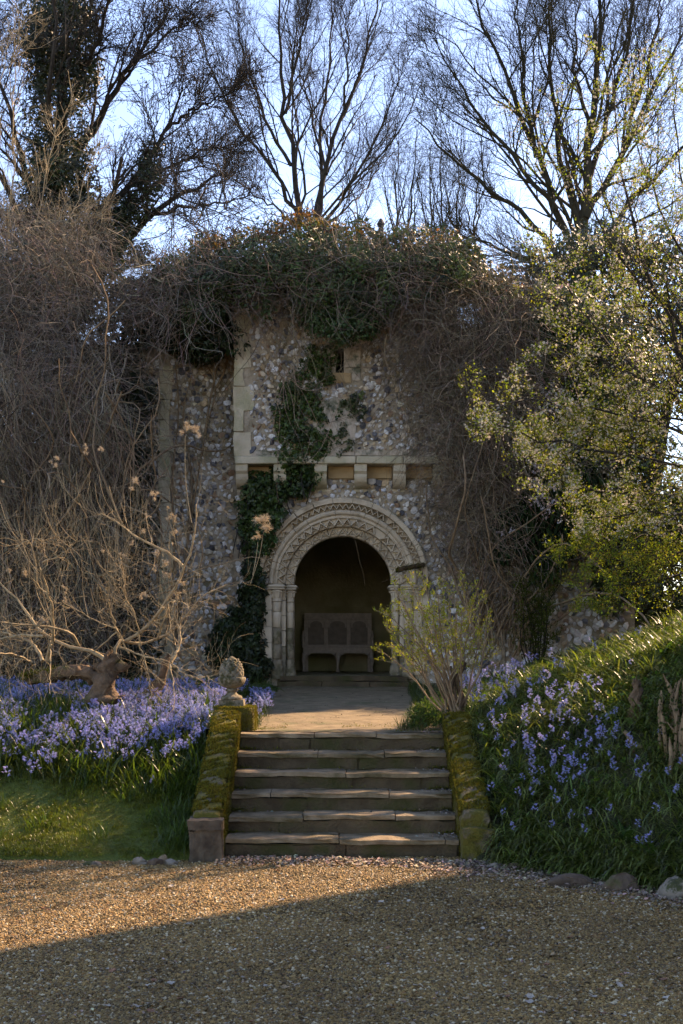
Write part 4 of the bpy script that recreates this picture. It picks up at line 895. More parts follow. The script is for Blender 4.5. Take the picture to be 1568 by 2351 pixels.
# central tree
limbs = [([(690, 640), (690, 520), (672, 380), (650, 200), (640, -40)], .17), ([(725, 640), (730, 500), (750, 380), (790, 250), (840, 120), (870, -30)], .15), ([(700, 560), (735, 420), (740, 280), (760, 120), (760, -40)], .11),
         ([(680, 480), (620, 380), (560, 300), (500, 200), (455, 60)], .10), ([(668, 380), (600, 250), (560, 120), (545, 0)], .085), ([(655, 260), (680, 150), (700, 40), (705, -60)], .08),
         ([(735, 520), (800, 430), (860, 330), (905, 220), (915, 120)], .085), ([(750, 400), (720, 280), (690, 180), (680, 60)], .07), ([(720, 540), (800, 470), (850, 420), (890, 330)], .06), ([(690, 520), (620, 470), (560, 430), (500, 380)], .06), ([(790, 250), (800, 140), (790, 20), (800, -50)], .06)]
lv = [dict(n=11, t0=.12, t1=.97, ln=.46, ang=30, up=.10, wig=.14, K=8, rf=.5, rmin=.010), dict(n=8, t0=.1, t1=1, ln=.5, ang=34, up=.08, wig=.16, K=6, rf=.6, rmin=.008)]
tree_mesh('bare_tree', 'bare tree spreading in a fan above the middle of the tower', limbs, 36, lv, W(705, 1500, 36)+np.array([0, 0, -.5]), M_bark, nsp=2, spl=.72)
# big tree on the right
limbs = [([(1345, 760), (1340, 560), (1350, 350), (1370, 150), (1380, -60)], .26), ([(1335, 620), (1280, 480), (1230, 360), (1180, 230), (1120, 80), (1080, -40)], .16), ([(1340, 560), (1290, 380), (1270, 220), (1260, 60), (1270, -50)], .14),
         ([(1330, 640), (1230, 520), (1130, 430), (1030, 360), (950, 270)], .13), ([(1345, 500), (1430, 350), (1500, 200), (1580, 50)], .15), ([(1345, 600), (1440, 470), (1530, 380), (1640, 250)], .13), ([(1350, 420), (1400, 260), (1440, 100), (1450, -50)], .12),
         ([(1280, 480), (1170, 350), (1080, 230), (1010, 120), (980, 60)], .10), ([(1230, 360), (1200, 180), (1190, 40), (1180, -60)], .09), ([(1335, 680), (1220, 600), (1120, 560), (1020, 540)], .09), ([(1350, 300), (1320, 150), (1330, 0)], .09), ([(1430, 350), (1480, 180), (1510, 40), (1520, -60)], .09), ([(1345, 700), (1440, 600), (1560, 540)], .09)]
lv = [dict(n=12, t0=.1, t1=.97, ln=.46, ang=30, up=.07, wig=.13, K=8, rf=.5, rmin=.010), dict(n=8, t0=.1, t1=1, ln=.5, ang=34, up=.06, wig=.16, K=6, rf=.6, rmin=.008)]
tree_mesh('bare_tree', 'tall many-limbed bare tree rising beyond the garden wall', limbs, 31, lv, W(1345, 1500, 31)+np.array([0, 0, -.5]), M_barkG, nsp=3, spl=.75)
# thin saplings
for k, (x, xt, tp) in enumerate(((905, 915, 300), (935, 960, 290), (985, 990, 330), (1015, 1010, 300), (1045, 1060, 320), (1085, 1110, 350), (820, 800, 400))):
    limbs = [([(x, 640), (x+3, 520), ((x+xt)/2, 420), (xt, tp)], .055), ([(x+2, 560), (x+20, 450), (x+35, 370)], .035), ([(x, 540), (x-18, 440), (x-28, 370)], .035)]
    lv = [dict(n=8, t0=.2, t1=1, ln=.35, ang=28, up=.12, wig=.1, K=6, rf=.55, rmin=.008), dict(n=3, t0=.15, t1=1, ln=.45, ang=32, up=.1, wig=.14, K=5, rf=.6, rmin=.006)]
    tree_mesh('sapling', 'slender bare sapling in the row behind the tower top', limbs, 42+k*.7, lv, W(x, 1500, 42+k*.7)+np.array([0, 0, -.5]), M_barkG, group='saplings behind the tower', K=10, jd=.4, rs=.9, nsp=1, spl=.6)
# ivy-clad chestnut on the left
limbs = [([(120, 1300), (110, 800), (130, 520), (140, 250), (160, -60)], .34), ([(130, 620), (200, 520), (290, 430), (380, 300), (420, 200)], .12), ([(140, 420), (220, 280), (300, 150), (390, 20)], .12), ([(190, 700), (270, 580), (340, 500), (430, 440), (520, 400)], .13),
         ([(330, 505), (400, 480), (470, 470), (545, 455)], .06), ([(150, 260), (210, 120), (260, -40)], .10), ([(120, 560), (60, 400), (20, 250), (-30, 100)], .11), ([(125, 650), (40, 560), (-40, 500)], .10), ([(130, 380), (90, 200), (70, 40)], .09), ([(380, 300), (430, 260), (500, 225), (545, 190)], .045), ([(290, 430), (380, 390), (460, 350), (530, 330)], .06), ([(300, 150), (350, 110), (400, 60), (450, 35)], .05)]
lv = [dict(n=10, t0=.2, t1=1, ln=.42, ang=42, up=.06, wig=.18, K=8, rf=.5, rmin=.013), dict(n=6, t0=.2, t1=1, ln=.42, ang=42, up=.09, wig=.22, K=6, rf=.65, rmin=.010)]
ct, tips = tree_mesh('chestnut_tree', 'ivy-clad bare tree with thick budding twigs behind the thicket', limbs, 24, lv, W(120, 1500, 24)+np.array([0, 0, -.5]), M_bark, kind='bud', nsp=2, spl=.55, rs=.75)
L = [ivy_leaves([(60, 0), (210, 0), (205, 200), (190, 400), (215, 520), (180, 760), (30, 780), (60, 520), (75, 250)], 330, 46, 22.9, 25, .30, .11, (.02, .032, .008)), ivy_leaves([(180, 560), (240, 470), (320, 420), (340, 320), (365, 330), (350, 420), (300, 520), (270, 560), (330, 560), (340, 590), (250, 620)], 100, 40, 23.2, 24.5, .26, .10, (.026, .042, .009)), ivy_leaves([(0, 600), (60, 640), (40, 850), (-40, 850)], 90, 40, 23, 25, .3, .10, (.035, .055, .01))]
ivy_put('ivy_cladding', L, ct)
limbs = [([(-80, 900), (-20, 700), (20, 500), (30, 300), (20, 150)], .035), ([(-80, 900), (0, 750), (70, 560), (110, 400), (130, 250)], .035), ([(-80, 850), (40, 700), (120, 560), (180, 460), (200, 380)], .03), ([(-90, 700), (-20, 450), (-10, 250), (30, 60)], .03), ([(-90, 800), (60, 640), (160, 560), (220, 520)], .025)]
lv = [dict(n=10, t0=.2, t1=1, ln=.3, ang=34, up=.10, wig=.12, K=7, rf=.5, rmin=.006), dict(n=4, t0=.2, t1=1, ln=.45, ang=36, up=.1, wig=.14, K=5, rf=.6, rmin=.005)]
tree_mesh('hazel_bush', 'tall fine-twigged bush with sunlit buds in front of the ivy-clad trunk', limbs, 20.2, lv, (-5.8, 20.2, 1.1), M_smoke, kind='bud', nsp=1, spl=.36, rs=.6, jd=.5)
# dark evergreens beyond the right-hand wall, and a low hedge line behind everything
for k, (poly, d, nm, lab) in enumerate(((([(1150, 640), (1230, 560), (1400, 520), (1568, 560), (1700, 600), (1700, 960), (1450, 900), (1400, 720), (1250, 700)]), 25, 'holm_oak', 'dark evergreen oak filling the gap beyond the garden wall'), ([(1400, 1100), (1560, 1120), (1750, 1050), (1750, 1540), (1400, 1540)], 24, 'laurel_bush', 'mid-green laurel bush beyond the end of the garden wall'))):
    t = thing(nm, lab, 'tree' if k == 0 else 'shrub', W(1500, 1530, d))
    ivy_put('foliage', [ivy_leaves(poly, 190 if k == 0 else 260, 46, d-1, d+1.5, .42, .14, (.028, .04, .014) if k == 0 else (.035, .055, .014))], t)
    P = np.stack([resamp(W([1500, 1490, 1440], [1530, 1100, 760], d), 8), resamp(W([1495, 1540, 1620], [1150, 900, 700], d), 8)]) if k == 0 else np.stack([resamp(W([1500, 1490, 1500], [1530, 1350, 1150], d), 8)]); V, F = tubes(P, np.linspace(.16, .05, 8)[None].repeat(len(P), 0), 6); mk('trunk', V, F, M_bark, t)

# unseen evergreen added right of the view so its crown shades the path
yt = thing('path_shade_tree', 'unseen broad dark evergreen added to shade the path', 'tree', (8., 21.6, 1.1))
D = nz(NRM(0, 1, (420, 3))); P = np.array([8., 21.6, 4.9])+D*U(.3, 1, (420, 1))**.5*np.array([2.0, 1.7, 3.2]); scatter('foliage', IVT[.20], P, np.stack([NRM(0, .4, 420), NRM(0, .6, 420), U(-3, 3, 420)], -1), U(.35, .6, 420), cvar(420, (.025, .042, .012), .25), yt)
V, F = tubes(np.stack([resamp([(8, 21.6, 1), (8.05, 21.6, 3), (7.95, 21.6, 6)], 8)]), np.linspace(.28, .08, 8)[None], 8); mk('trunk', V, F, M_bark, yt, smooth=True)
# ---- plum blossom tree reaching in from the right
limbs = [([(1705, 1000), (1560, 800), (1500, 650), (1440, 450), (1400, 140)], .03), ([(1705, 900), (1530, 700), (1400, 560), (1262, 275)], .025), ([(1705, 1000), (1450, 850), (1330, 700), (1225, 560)], .03), ([(1705, 1050), (1480, 960), (1300, 930), (1115, 915)], .025), ([(1705, 1100), (1480, 1050), (1280, 1020), (1140, 970)], .025),
         ([(1705, 1150), (1500, 1130), (1350, 1120), (1205, 1060)], .025), ([(1705, 1200), (1500, 1230), (1390, 1260), (1290, 1290)], .025), ([(1705, 1250), (1550, 1320), (1420, 1340), (1335, 1375)], .02), ([(1705, 950), (1500, 880), (1350, 820), (1230, 790)], .025), ([(1705, 900), (1600, 600), (1560, 400), (1550, 180)], .025), ([(1705, 850), (1550, 550), (1480, 380), (1440, 260)], .025), ([(1705, 1180), (1560, 1180), (1450, 1180), (1330, 1200)], .02), ([(1705, 1060), (1600, 900), (1520, 760), (1400, 640)], .025), ([(1705, 1220), (1560, 1270), (1440, 1300), (1360, 1240)], .02), ([(1705, 1000), (1540, 960), (1400, 980), (1250, 1010)], .02), ([(1705, 1100), (1560, 1050), (1420, 1010), (1330, 960)], .02)]
pt = thing('plum_tree', 'plum tree in pale blossom and fresh yellow-green leaf beside the wall', 'tree', (4.55, 14.95, 1.6))
P = []
for pts, r in limbs:
    pts = np.array(pts, float); d1 = 14.7+U(-1.5, 1.4); p = resamp(W(pts[:, 0], pts[:, 1], np.linspace(14.9, d1, len(pts))), 12); p[1:] += NRM(0, .02, (11, 3)); P.append(p)
P = np.array(P); Rr = np.array([r for _, r in limbs])[:, None]*np.linspace(1, .18, 12)[None]
V, F = tubes(P, Rr, 5); mk('limbs', V, F, M_bark, pt, smooth=True)
V, F = tubes(np.stack([resamp([(4.62, 14.95, 1.3), (4.6, 14.95, 2.4), (4.5, 14.9, 3.6), (4.55, 14.9, 5.2)], 12)]), np.linspace(.11, .05, 12)[None], 8); mk('trunk', V, F, M_bark, pt, smooth=True)
p1, r1 = grow(P, Rr, 18, .15, 1, .32, 46, .02, .15, 7, .5, .0035); V, F = tubes(p1, r1, 4); stuff(mk('branches', V, F, M_bark, pt))
p2, r2 = grow(p1, r1, 7, .15, 1, .6, 45, .02, .2, 6, .6, .0022); V, F = tubes(p2, r2, 3); stuff(mk('twigs', V, F, M_bark, pt))
allp = np.concatenate([p2[:, 1:].reshape(-1, 3), p1[:, 1:].reshape(-1, 3), P[:, 5:].reshape(-1, 3)])
def sprig(nl, nb):
    P_ = NRM(0, .028, (nl, 3)); V, F, c = leaf_cloud(P_, L_oval, U(.012, .032, nl), NRM(0, 1, (nl, 3)), NRM(0, .7, (nl, 3))+np.array([0, 0, .6]), (1, 1, 1), .25)
    if nb == 0: return tmpl(V, F, MI['leaf'], c)
    P_ = NRM(0, .034, (nb, 3)); V2, F2, c2 = bake(star[0], star[1], P_, rrot(nb), U(.010, .019, nb), cvar(nb, (.72, .67, .56), .12, .03)); n0 = len(V); return tmpl(np.vstack([V, V2]), [F[0], F2[0]+n0], [MI['leaf'], M_petal], np.concatenate([c, c2]), [0, 1])
n = 12500; base_ = allp[rng.integers(0, len(allp), n)]+NRM(0, .012, (n, 3)); base_ = base_[(base_[:, 2] < 4.6) | (U(0, 1, n) < .7)]; n = len(base_); hi = (base_[:, 2] > 3.0) & (U(0, 1, n) < .3); ic_ = cvar(n, (.205, .235, .036), .25, .08)
scatter('blossom', [sprig(4, 6) for _ in range(5)], base_[hi], U(-3, 3, (hi.sum(), 3)), U(.7, 1.3, hi.sum()), ic_[hi], pt)
scatter('leaves', [sprig(5, 0) for _ in range(5)], base_[~hi], U(-3, 3, ((~hi).sum(), 3)), U(.7, 1.3, (~hi).sum()), ic_[~hi], pt)

# ---- budding shrub in front of the doorway
bs = thing('budding_shrub', 'small twiggy shrub with tiny yellow-green leaves beside the top step', 'shrub', (1.15, 13.05, 1.0))
b0 = np.array([1.12, 13.05, .98]); tg = [(880, 1400), (905, 1350), (940, 1335), (975, 1335), (1005, 1350), (1050, 1345), (1095, 1385), (1120, 1400), (870, 1490), (885, 1440), (1060, 1400), (930, 1400), (990, 1400), (1030, 1370), (900, 1480), (920, 1370), (960, 1360), (1075, 1360), (1110, 1430), (1010, 1420), (890, 1420)]
P = []
for k, (x, y) in enumerate(tg):
    e = W(x, y, 13.05+U(-.45, .45)); m = b0+(e-b0)*.5+np.array([NRM(0, .05), NRM(0, .05), .02 if x > 900 else .12]); P.append(resamp([b0+NRM(0, .09, 3)*[1, 1, .2], b0+(m-b0)*.5+NRM(0, .03, 3), m, e], 10))
P = np.array(P); Rr = np.tile(np.linspace(.013, .0035, 10), (len(P), 1)); V, F = tubes(P, Rr, 5); mk('stems', V, F, M_wood, bs, smooth=True)
p1, r1 = grow(P, Rr, 9, .35, 1, .32, 32, .08, .12, 6, .55, .0028); V, F = tubes(p1, r1, 3); stuff(mk('branches', V, F, M_smoke, bs))
p2, r2 = grow(p1, r1, 4, .2, 1, .45, 35, .08, .15, 5, .6, .002); V, F = tubes(p2, r2, 3); stuff(mk('twigs', V, F, M_smoke, bs))
allp = np.concatenate([p2[:, 1:].reshape(-1, 3), p1[:, 2:].reshape(-1, 3)]); n = 6000; b_ = allp[rng.integers(0, len(allp), n)]; b_ = b_[(b_[:, 2] > 1.5)]; n = len(b_); b_ = b_+NRM(0, .008, (n, 3))
V, F, c = leaf_cloud(b_, L_oval, U(.012, .025, n), NRM(0, 1, (n, 3)), NRM(0, .6, (n, 3))+np.array([0, 0, .8]), (.33, .33, .045), .25); stuff(mk('leaves', V, F, M_leaf, bs, col=c))
V, F = tubes(np.stack([resamp([(1.12, 13.1, .9), (1.2, 13.12, 1.2), (1.17, 13.1, 1.45), (1.22, 13.1, 1.6)], 10), resamp([(1.14, 13.1, .95), (1.08, 13.05, 1.2), (1.12, 13.1, 1.45), (1.1, 13.1, 1.55)], 10)]), np.array([np.linspace(.05, .018, 10), np.linspace(.035, .014, 10)]), 8); mk('trunk', lump(V, .012, 20, 4), F, M_gnarl, bs, smooth=True)

# ---- smoke bush
sb = thing('smoke_bush', 'leafless smoke bush with upright shoots and feathery seed plumes', 'shrub', (-2.4, 13.5, 1.05))
def c6(pts): p = np.array(pts, float); return p[:, 0]*.36, 1003.4+p[:, 1]*.36
lim = [([(700, 1440), (600, 1370), (450, 1340), (280, 1250), (180, 1130), (80, 1010), (-60, 880)], .032), ([(280, 1270), (150, 1265), (0, 1290), (-80, 1310)], .022), ([(500, 1330), (430, 1240), (200, 1200), (0, 1190), (-80, 1200)], .022), ([(270, 1430), (200, 1310), (0, 1240)], .03), ([(300, 1420), (340, 1240), (310, 1000), (250, 830)], .03), ([(730, 1420), (760, 1300), (900, 1320), (1100, 1230), (1230, 1080), (1320, 990), (1440, 940)], .026),
       ([(800, 1300), (950, 1200), (1050, 1060), (1170, 850), (1240, 620), (1250, 430)], .028), ([(1170, 830), (1080, 740), (950, 680), (830, 610), (730, 530), (640, 480)], .022), ([(760, 1340), (900, 1390), (1080, 1440), (1180, 1510)], .018), ([(1090, 1440), (1150, 1300), (1120, 1150)], .026), ([(760, 1280), (700, 1080), (690, 980)], .016), ([(880, 1310), (940, 1480), (960, 1640), (985, 1742)], .010), ([(1080, 1440), (1110, 1600), (1105, 1742)], .009), ([(750, 1240), (560, 1400), (450, 1510), (400, 1600)], .012), ([(320, 1300), (320, 1480), (310, 1640)], .011), ([(250, 1290), (150, 1380), (70, 1530), (50, 1640)], .011), ([(270, 800), (400, 740), (480, 680), (500, 600)], .014), ([(800, 1000), (780, 820), (770, 760)], .012), ([(1000, 1290), (1060, 1120), (1090, 1040), (1220, 1080)], .016), ([(100, 700), (200, 650), (330, 655), (370, 590)], .011), ([(310, 1000), (240, 950), (230, 800), (180, 660), (90, 660)], .013), ([(200, 1430), (60, 1380), (-60, 1385)], .018), ([(820, 1380), (760, 1250), (640, 1180), (420, 1070), (400, 1050)], .012), ([(900, 1330), (860, 1130), (790, 1010), (770, 900)], .012), ([(1180, 1520), (1300, 1530), (1400, 1500)], .010)]
P = []; Rr = []
for pts, r in lim:
    x, y = c6(pts); d0 = 13.5; d1 = 13.5+U(-.9, .7); p = resamp(W(x, y, np.linspace(d0, d1, len(x))), 14); p[1:] += NRM(0, .006, (13, 3)); P.append(p); Rr.append(np.linspace(r, r*.3, 14)*.75)
P = np.array(P); Rr = np.array(Rr); V, F = tubes(P, Rr, 6); mk('limbs', V, F, M_smoke, sb, smooth=True)
up_ = P[[0, 1, 2, 4, 5, 6, 7, 9, 10, 16, 17, 18, 19, 20, 22, 23]]; ur = Rr[[0, 1, 2, 4, 5, 6, 7, 9, 10, 16, 17, 18, 19, 20, 22, 23]]
p1, r1 = grow(up_, ur, 11, .35, 1, .3, 55, .30, .06, 9, .24, .0023, absl=.66); V, F = tubes(p1, r1, 4); stuff(mk('shoots', V, F, M_smoke, sb))
p2, r2 = grow(P, Rr, 15, .1, 1, .3, 60, -.01, .22, 8, .2, .0019, absl=.42); V, F = tubes(p2, r2, 3); stuff(mk('twigs', V, F, M_smoke, sb))
p3, r3 = grow(p1, r1, 2, .2, .9, .3, 30, .2, .08, 6, .6, .0017, absl=.3); V, F = tubes(p3, r3, 3); stuff(mk('side_shoots', V, F, M_smoke, sb))
p4, r4 = grow(p2, r2, 3, .2, 1, .4, 45, -.02, .2, 5, .7, .0015, absl=.2); V, F = tubes(p4, r4, 3); stuff(mk('fine_twigs', V, F, M_smoke, sb))
# gnarled trunk and fallen log
gl = [([232, 236, 246, 268], [1618, 1580, 1545, 1505], .13), ([215, 228, 236, 220], [1615, 1585, 1545, 1520], .075), ([262, 252, 250, 290], [1612, 1585, 1550, 1525], .08), ([240, 225, 200, 165], [1580, 1560, 1545, 1535], .085), ([240, 246, 240, 252], [1590, 1560, 1530, 1490], .07), ([262, 275, 270], [1618, 1602, 1595], .05), ([215, 205, 200], [1618, 1606, 1600], .05)]
V, F = tubes(np.stack([resamp(W(a_, b_, np.linspace(13.42, 13.5, len(a_))+NRM(0, .04)), 16) for a_, b_, r_ in gl]), np.stack([r_*np.linspace(1.1, .55, 16)*(1+.18*np.sin(np.arange(16)*1.3+i)) for i, (_, _, r_) in enumerate(gl)]), 12); mk('trunk', lump(V, .016, 16, 3), F, M_gnarl, sb, smooth=True)
V, F = tubes(np.stack([resamp(W([345, 365, 385], [1600, 1560, 1500], 13.8), 10)]), np.array([np.linspace(.08, .03, 10)]), 8); mk('side_trunk', lump(V, .015, 9, 5), F, M_gnarl, sb, smooth=True)
lg = thing('fallen_log', 'mossy fallen log lying across the bluebells under the smoke bush', 'log', W(150, 1560, 14)+np.array([0, 0, -.1]))
V, F = tubes(np.stack([resamp(W([55, 110, 180, 230], [1562, 1553, 1540, 1560], [14, 14, 13.8, 13.5]), 16)]), np.array([np.r_[.01, np.linspace(.06, .08, 14), .03]]), 12); mk('wood', lump(V, .018, 14, 6), F, M_gnarl, lg, smooth=True)
q = rng.integers(0, 6, 3000); pl = resamp(W([55, 110, 180, 230], [1556, 1547, 1534, 1552], [14, 14, 13.8, 13.5]), 16)[q]+NRM(0, .03, (3000, 3)); V, F, c = moss_tufts(pl, None, base=(.8, .9, .6)); stuff(mk('moss', V, F, M_moss, lg, col=c))
pp_ = [(1110, 530), (1100, 510), (1100, 680), (1120, 610), (770, 740), (790, 760), (840, 680), (1000, 740), (990, 845), (1160, 950), (930, 1010), (900, 1010), (1140, 1020), (545, 80), (640, 80), (860, 270), (835, 330), (650, 720), (400, 1050), (1040, 800), (1060, 870), (15, 280), (350, 160), (415, 970), (1070, 460), (985, 360), (945, 500), (55, 850), (270, 1160), (905, 600), (150, 870)]
fp = [(604, 1205, .085, 13.1), (592, 1233, .04, 13.1), (425, 985, .05, 13.3), (450, 985, .05, 13.3)]
for x, y in pp_: fp.append((x*.36, 1003.4+y*.36, U(.018, .042), U(13.1, 13.7)))
for x, y, r, d in fp:
    n = int(260*r/.05); dr = nz(NRM(0, 1, (n, 3))+np.array([0, 0, .3])); c0 = W(x, y, d); nb_ = NRM(0, r*.55, (5, 3)); p0 = c0+nb_[rng.integers(0, 5, n)]+dr*r*.1
    st_ = strands(p0, dr, r*U(.2, .75, n), 3, 0, .35); V, F = tubes(st_, np.full((n, 3), .0011), 3); stuff(mk('seed_plume', V, F, M_plume, sb))
for a in (([604, 597, 585, 575], [1225, 1270, 1310, 1340]), ([592, 588, 580], [1245, 1280, 1320]), ([425, 425, 430, 440], [1000, 1080, 1140, 1200])):
    V, F = tubes(np.stack([resamp(W(a[0], a[1], 13.15), 8)]), np.full((1, 8), .0035), 4); mk('plume_stalk', V, F, M_smoke, sb)

# ---- small conifer-like shrub by the wall foot, ferns
yw = thing('young_yew', 'small feathery yellow-green yew at the foot of the garden wall', 'shrub', W(1225, 1500, 18.4))
b0 = W(1230, 1500, 18.4); b0[2] = 1.2; P = np.array([resamp([b0, b0+np.array([NRM(0, .15), NRM(0, .1), .8]), b0+np.array([NRM(0, .35), NRM(0, .2), U(1, 1.7)])], 8) for _ in range(12)]); Rr = np.tile(np.linspace(.012, .004, 8), (12, 1))
p1, r1 = grow(P, Rr, 12, .2, 1, .3, 45, .03, .1, 6, .5, .003); V, F = tubes(np.concatenate([P, P*0+P]), np.concatenate([Rr, Rr]), 4); mk('stems', V, F, M_bark, yw)
b_ = p1.reshape(-1, 3)[rng.integers(0, p1.shape[0]*6, 3500)]+NRM(0, .012, (3500, 3)); V, F, c = leaf_cloud(b_, L_long, U(.03, .06, 3500), NRM(0, 1, (3500, 3)), NRM(0, .6, (3500, 3))+np.array([0, 0, .8]), (.06, .075, .012)); stuff(mk('needles', V, F, M_leaf, yw, col=c))
def fern(x, y, z, R0_, nf, label, base=(.055, .10, .018)):
    t = thing('fern', label, 'fern', (x, y, z), 'ferns beside the path'); V_, F_, c_ = [], [], []
    fro = []; 
    for k in range(nf):
        a = k/nf*6.283+NRM(0, .2); L = R0_*U(.7, 1.1); p = [np.array([x, y, z])+np.array([math.cos(a), math.sin(a), 0])*L*s+np.array([0, 0, L*(1.1*s-.95*s*s)]) for s in np.linspace(0, 1, 7)]; fro.append(p)
    fro = np.array(fro); V, F = tubes(fro, np.full(fro.shape[:2], .003), 3); mk('stalks', V, F, M_grass, t, col=np.tile((.06, .09, .02), (len(V), 1)))
    tt = np.linspace(.12, .98, 18); P = []; T = []; N_ = []; s_ = []
    for p in fro:
        for s in tt:
            f = s*6; i = min(int(f), 5); q = p[i]*(1-f+i)+p[i+1]*(f-i); tn = nz((p[i+1]-p[i])[None])[0]; sd = np.cross(tn, [0, 0, 1.]); sd = sd/np.linalg.norm(sd)
            for g in (-1, 1): P.append(q); T.append(sd*g+tn*.45); N_.append(np.cross(sd, tn)*1.); s_.append(R0_*.32*math.sin(math.pi*min(.95, s*.8+.16)))
    V, F, c = leaf_cloud(np.array(P), L_long, np.array(s_), np.array(N_)+NRM(0, .1, (len(N_), 3)), np.array(T), base, .2); stuff(mk('fronds', V, F, M_grass, t, col=c))
fern(-1.12, 17.6, 1.12, .42, 11, 'bushy green fern at the foot of the doorway ivy'); fern(-1.5, 17.2, 1.12, .36, 9, 'smaller fern half hidden behind the pinecone finial'); fern(-2.1, 18.3, 1.15, .4, 9, 'fern at the foot of the shaded flint wall')

# ---- bluebells
def bell_template(nfl, h, seed):
    r = np.random.default_rng(seed); st_ = [np.array([0, 0, 0.]), np.array([.01, 0, h*.5]), np.array([.0, .01, h*.8]), np.array([.02, .0, h])]
    sv, sf = tubes(np.array([st_]), np.full((1, 4), .0028), 3); parts = [(sv, sf)]; mi = [len(sf)]; fv = []; ff = []
    flr = np.vstack([[[0, 0, 0]], [[math.cos(a)*rr, math.sin(a)*rr, zz] for k in range(6) for a, rr, zz in ((k*1.047-.3, .55, -.55), (k*1.047, 1.1, -.8), (k*1.047+.3, .55, -.55))]])
    n = 0
    for k in range(nfl):
        s = k/nfl; zz = h*(.66+.36*s); a = r.uniform(0, 6.28); rad = .026*(1-.5*s)+.006; p = np.array([math.cos(a)*rad, math.sin(a)*rad, zz+.008])
        tl = r.uniform(.3, 1.1); ax = np.array([math.cos(a)*math.sin(tl), math.sin(a)*math.sin(tl), -math.cos(tl)]); Rm = orient((-ax)[None], r.normal(0, 1, (1, 3)))[0]
        fv.append((flr*.0185*r.uniform(.8, 1.15))@Rm.T+p); ff += [[n, n+1+3*j, n+2+3*j, n+3+3*j] for j in range(6)]; n += len(flr)
    return sv, sf, np.concatenate(fv), np.array(ff)
BT = [bell_template(int(U(8, 14)), U(.22, .32), 100+k) for k in range(6)]
BLUE = (.35, .375, .69)
def bell_mesh(k):
    sv, sf, fv, ff = BT[k]; col = np.vstack([np.tile((.07, .10, .05), (len(sv), 1)), np.repeat(cvar(len(fv)//19, BLUE, .14, .05), 19, 0)])
    o = mk('bluebell', np.vstack([sv, fv]), [sf, ff+len(sv)], [M_grass, M_petal], None, col=col, mi=[0, 1]); return o
BTm = []
for k in range(6):
    sv, sf, fv, ff = BT[k]; BTm.append(tmpl(np.vstack([sv, fv]), [sf, ff+len(sv)], [M_grass, MI['petal']], np.vstack([np.tile((.07, .10, .05), (len(sv), 1)), np.repeat(cvar(len(fv)//19, BLUE, .12, .05), 19, 0)]), [0, 1]))
def bells_stuff(name, P): n = len(P); return scatter(name, BTm, P, np.stack([NRM(0, .16, n), NRM(0, .16, n), U(0, 6.28, n)], -1), U(.6, .98, n), cvar(n, (1, 1, 1), .2, .06))
# left bed: drift between the lawn and the walls
n = 8500; x = U(-6.5, -1.24, n); y = 11.45+U(0, 1, n)**1.2*5.8; ed = 11.72+.2*noise2(x, y*0, 2.2, 31)-.25*ss(-2.4, -3.4, x)
dens = ss(-.7, .5, noise2(x, y, 1.7, 33)+.7*noise2(x, y, 5, 34)+.05)*ss(ed-.15, ed+.9, y); keep = U(0, 1, n) < dens; keep &= ~((np.abs(x+1.03) < .3) & (y < 13.2)); x, y = x[keep], y[keep]
keep = x > -.30*y-1.5; x, y = x[keep], y[keep]; PL = np.stack([x, y, left_z(x, y)], -1)
# a few by the finial on the path side
n = 60; x = -U(.72, 1.0, n); y = U(13.2, 16.5, n); PF = np.stack([x-.03*(y-13), y, path_z(y)], -1)
# right bank
cen = np.array([(1.6, 14.6), (1.9, 15.2), (2.3, 15.2), (1.45, 13.6), (1.7, 12.6), (1.9, 12.2), (1.5, 11.7), (1.65, 11.2), (1.9, 10.9), (2.0, 11.4), (1.55, 12.2), (2.2, 11.9), (2.1, 10.4), (2.4, 10.2), (1.5, 10.7), (2.6, 13.6), (3.0, 13.5), (2.4, 12.6), (3.2, 14.), (1.8, 11.1), (1.75, 10.8), (1.35, 13.4), (1.2, 14.4), (1.3, 15), (1.7, 10.1), (2.0, 9.9), (2.3, 9.8), (2.45, 9.6)])
ci = rng.choice(len(cen), 240, p=(w_ := np.array([3, 3, 2, 2, 2, 1.5, 2.5, 4, 4, 2.5, 2, 1, 1.2, 1.2, 1.2, .7, .7, .7, .7, 4, 3, 1.5, 1.2, 1.5, 1.5, 1.5, 1.5, 1.2]))/w_.sum()); xy = cen[ci]+NRM(0, .27, (240, 2)); xy = xy[(xy[:, 0] > 1.26) & (bank_s(xy[:, 0], xy[:, 1]) > .12)]; PR = np.stack([xy[:, 0], xy[:, 1], right_z(xy[:, 0], xy[:, 1])+.07], -1)
def individuals(P, nb, label, group):
    vis = np.abs(P[:, 0]) < .262*P[:, 1]; idx = np.where(vis)[0]; idx = idx[np.argsort(P[idx, 1]+U(0, .5, len(idx)))][:nb]; ms = [bell_mesh(k) for k in range(6)]
    for j, i in enumerate(idx):
        o = ms[j] if j < 6 else link('bluebell', ms[j % 6].data)
        o.location = P[i]; o.rotation_euler = (NRM(0, .14), NRM(0, .14), U(0, 6.28)); o.scale = (U(.8, 1.15)*(.68 if P[i, 0] > 0 else .82),)*3; tag(o, label, 'bluebell', group)
    return np.delete(P, idx, 0)
PL = individuals(PL, 170, 'violet-blue bluebell at the front of the drift above the lawn', 'bluebells in the lawn drift')
PR = individuals(PR, 130, 'violet-blue bluebell among strap leaves on the steep bank', 'bluebells on the bank')
bells_stuff('bluebell_drift', np.concatenate([PL, PF]))['label'] = 'dense drift of violet-blue bluebells under the smoke bush'
bells_stuff('bank_bluebells', PR)['label'] = 'scattered bluebells on the upper leafy bank'

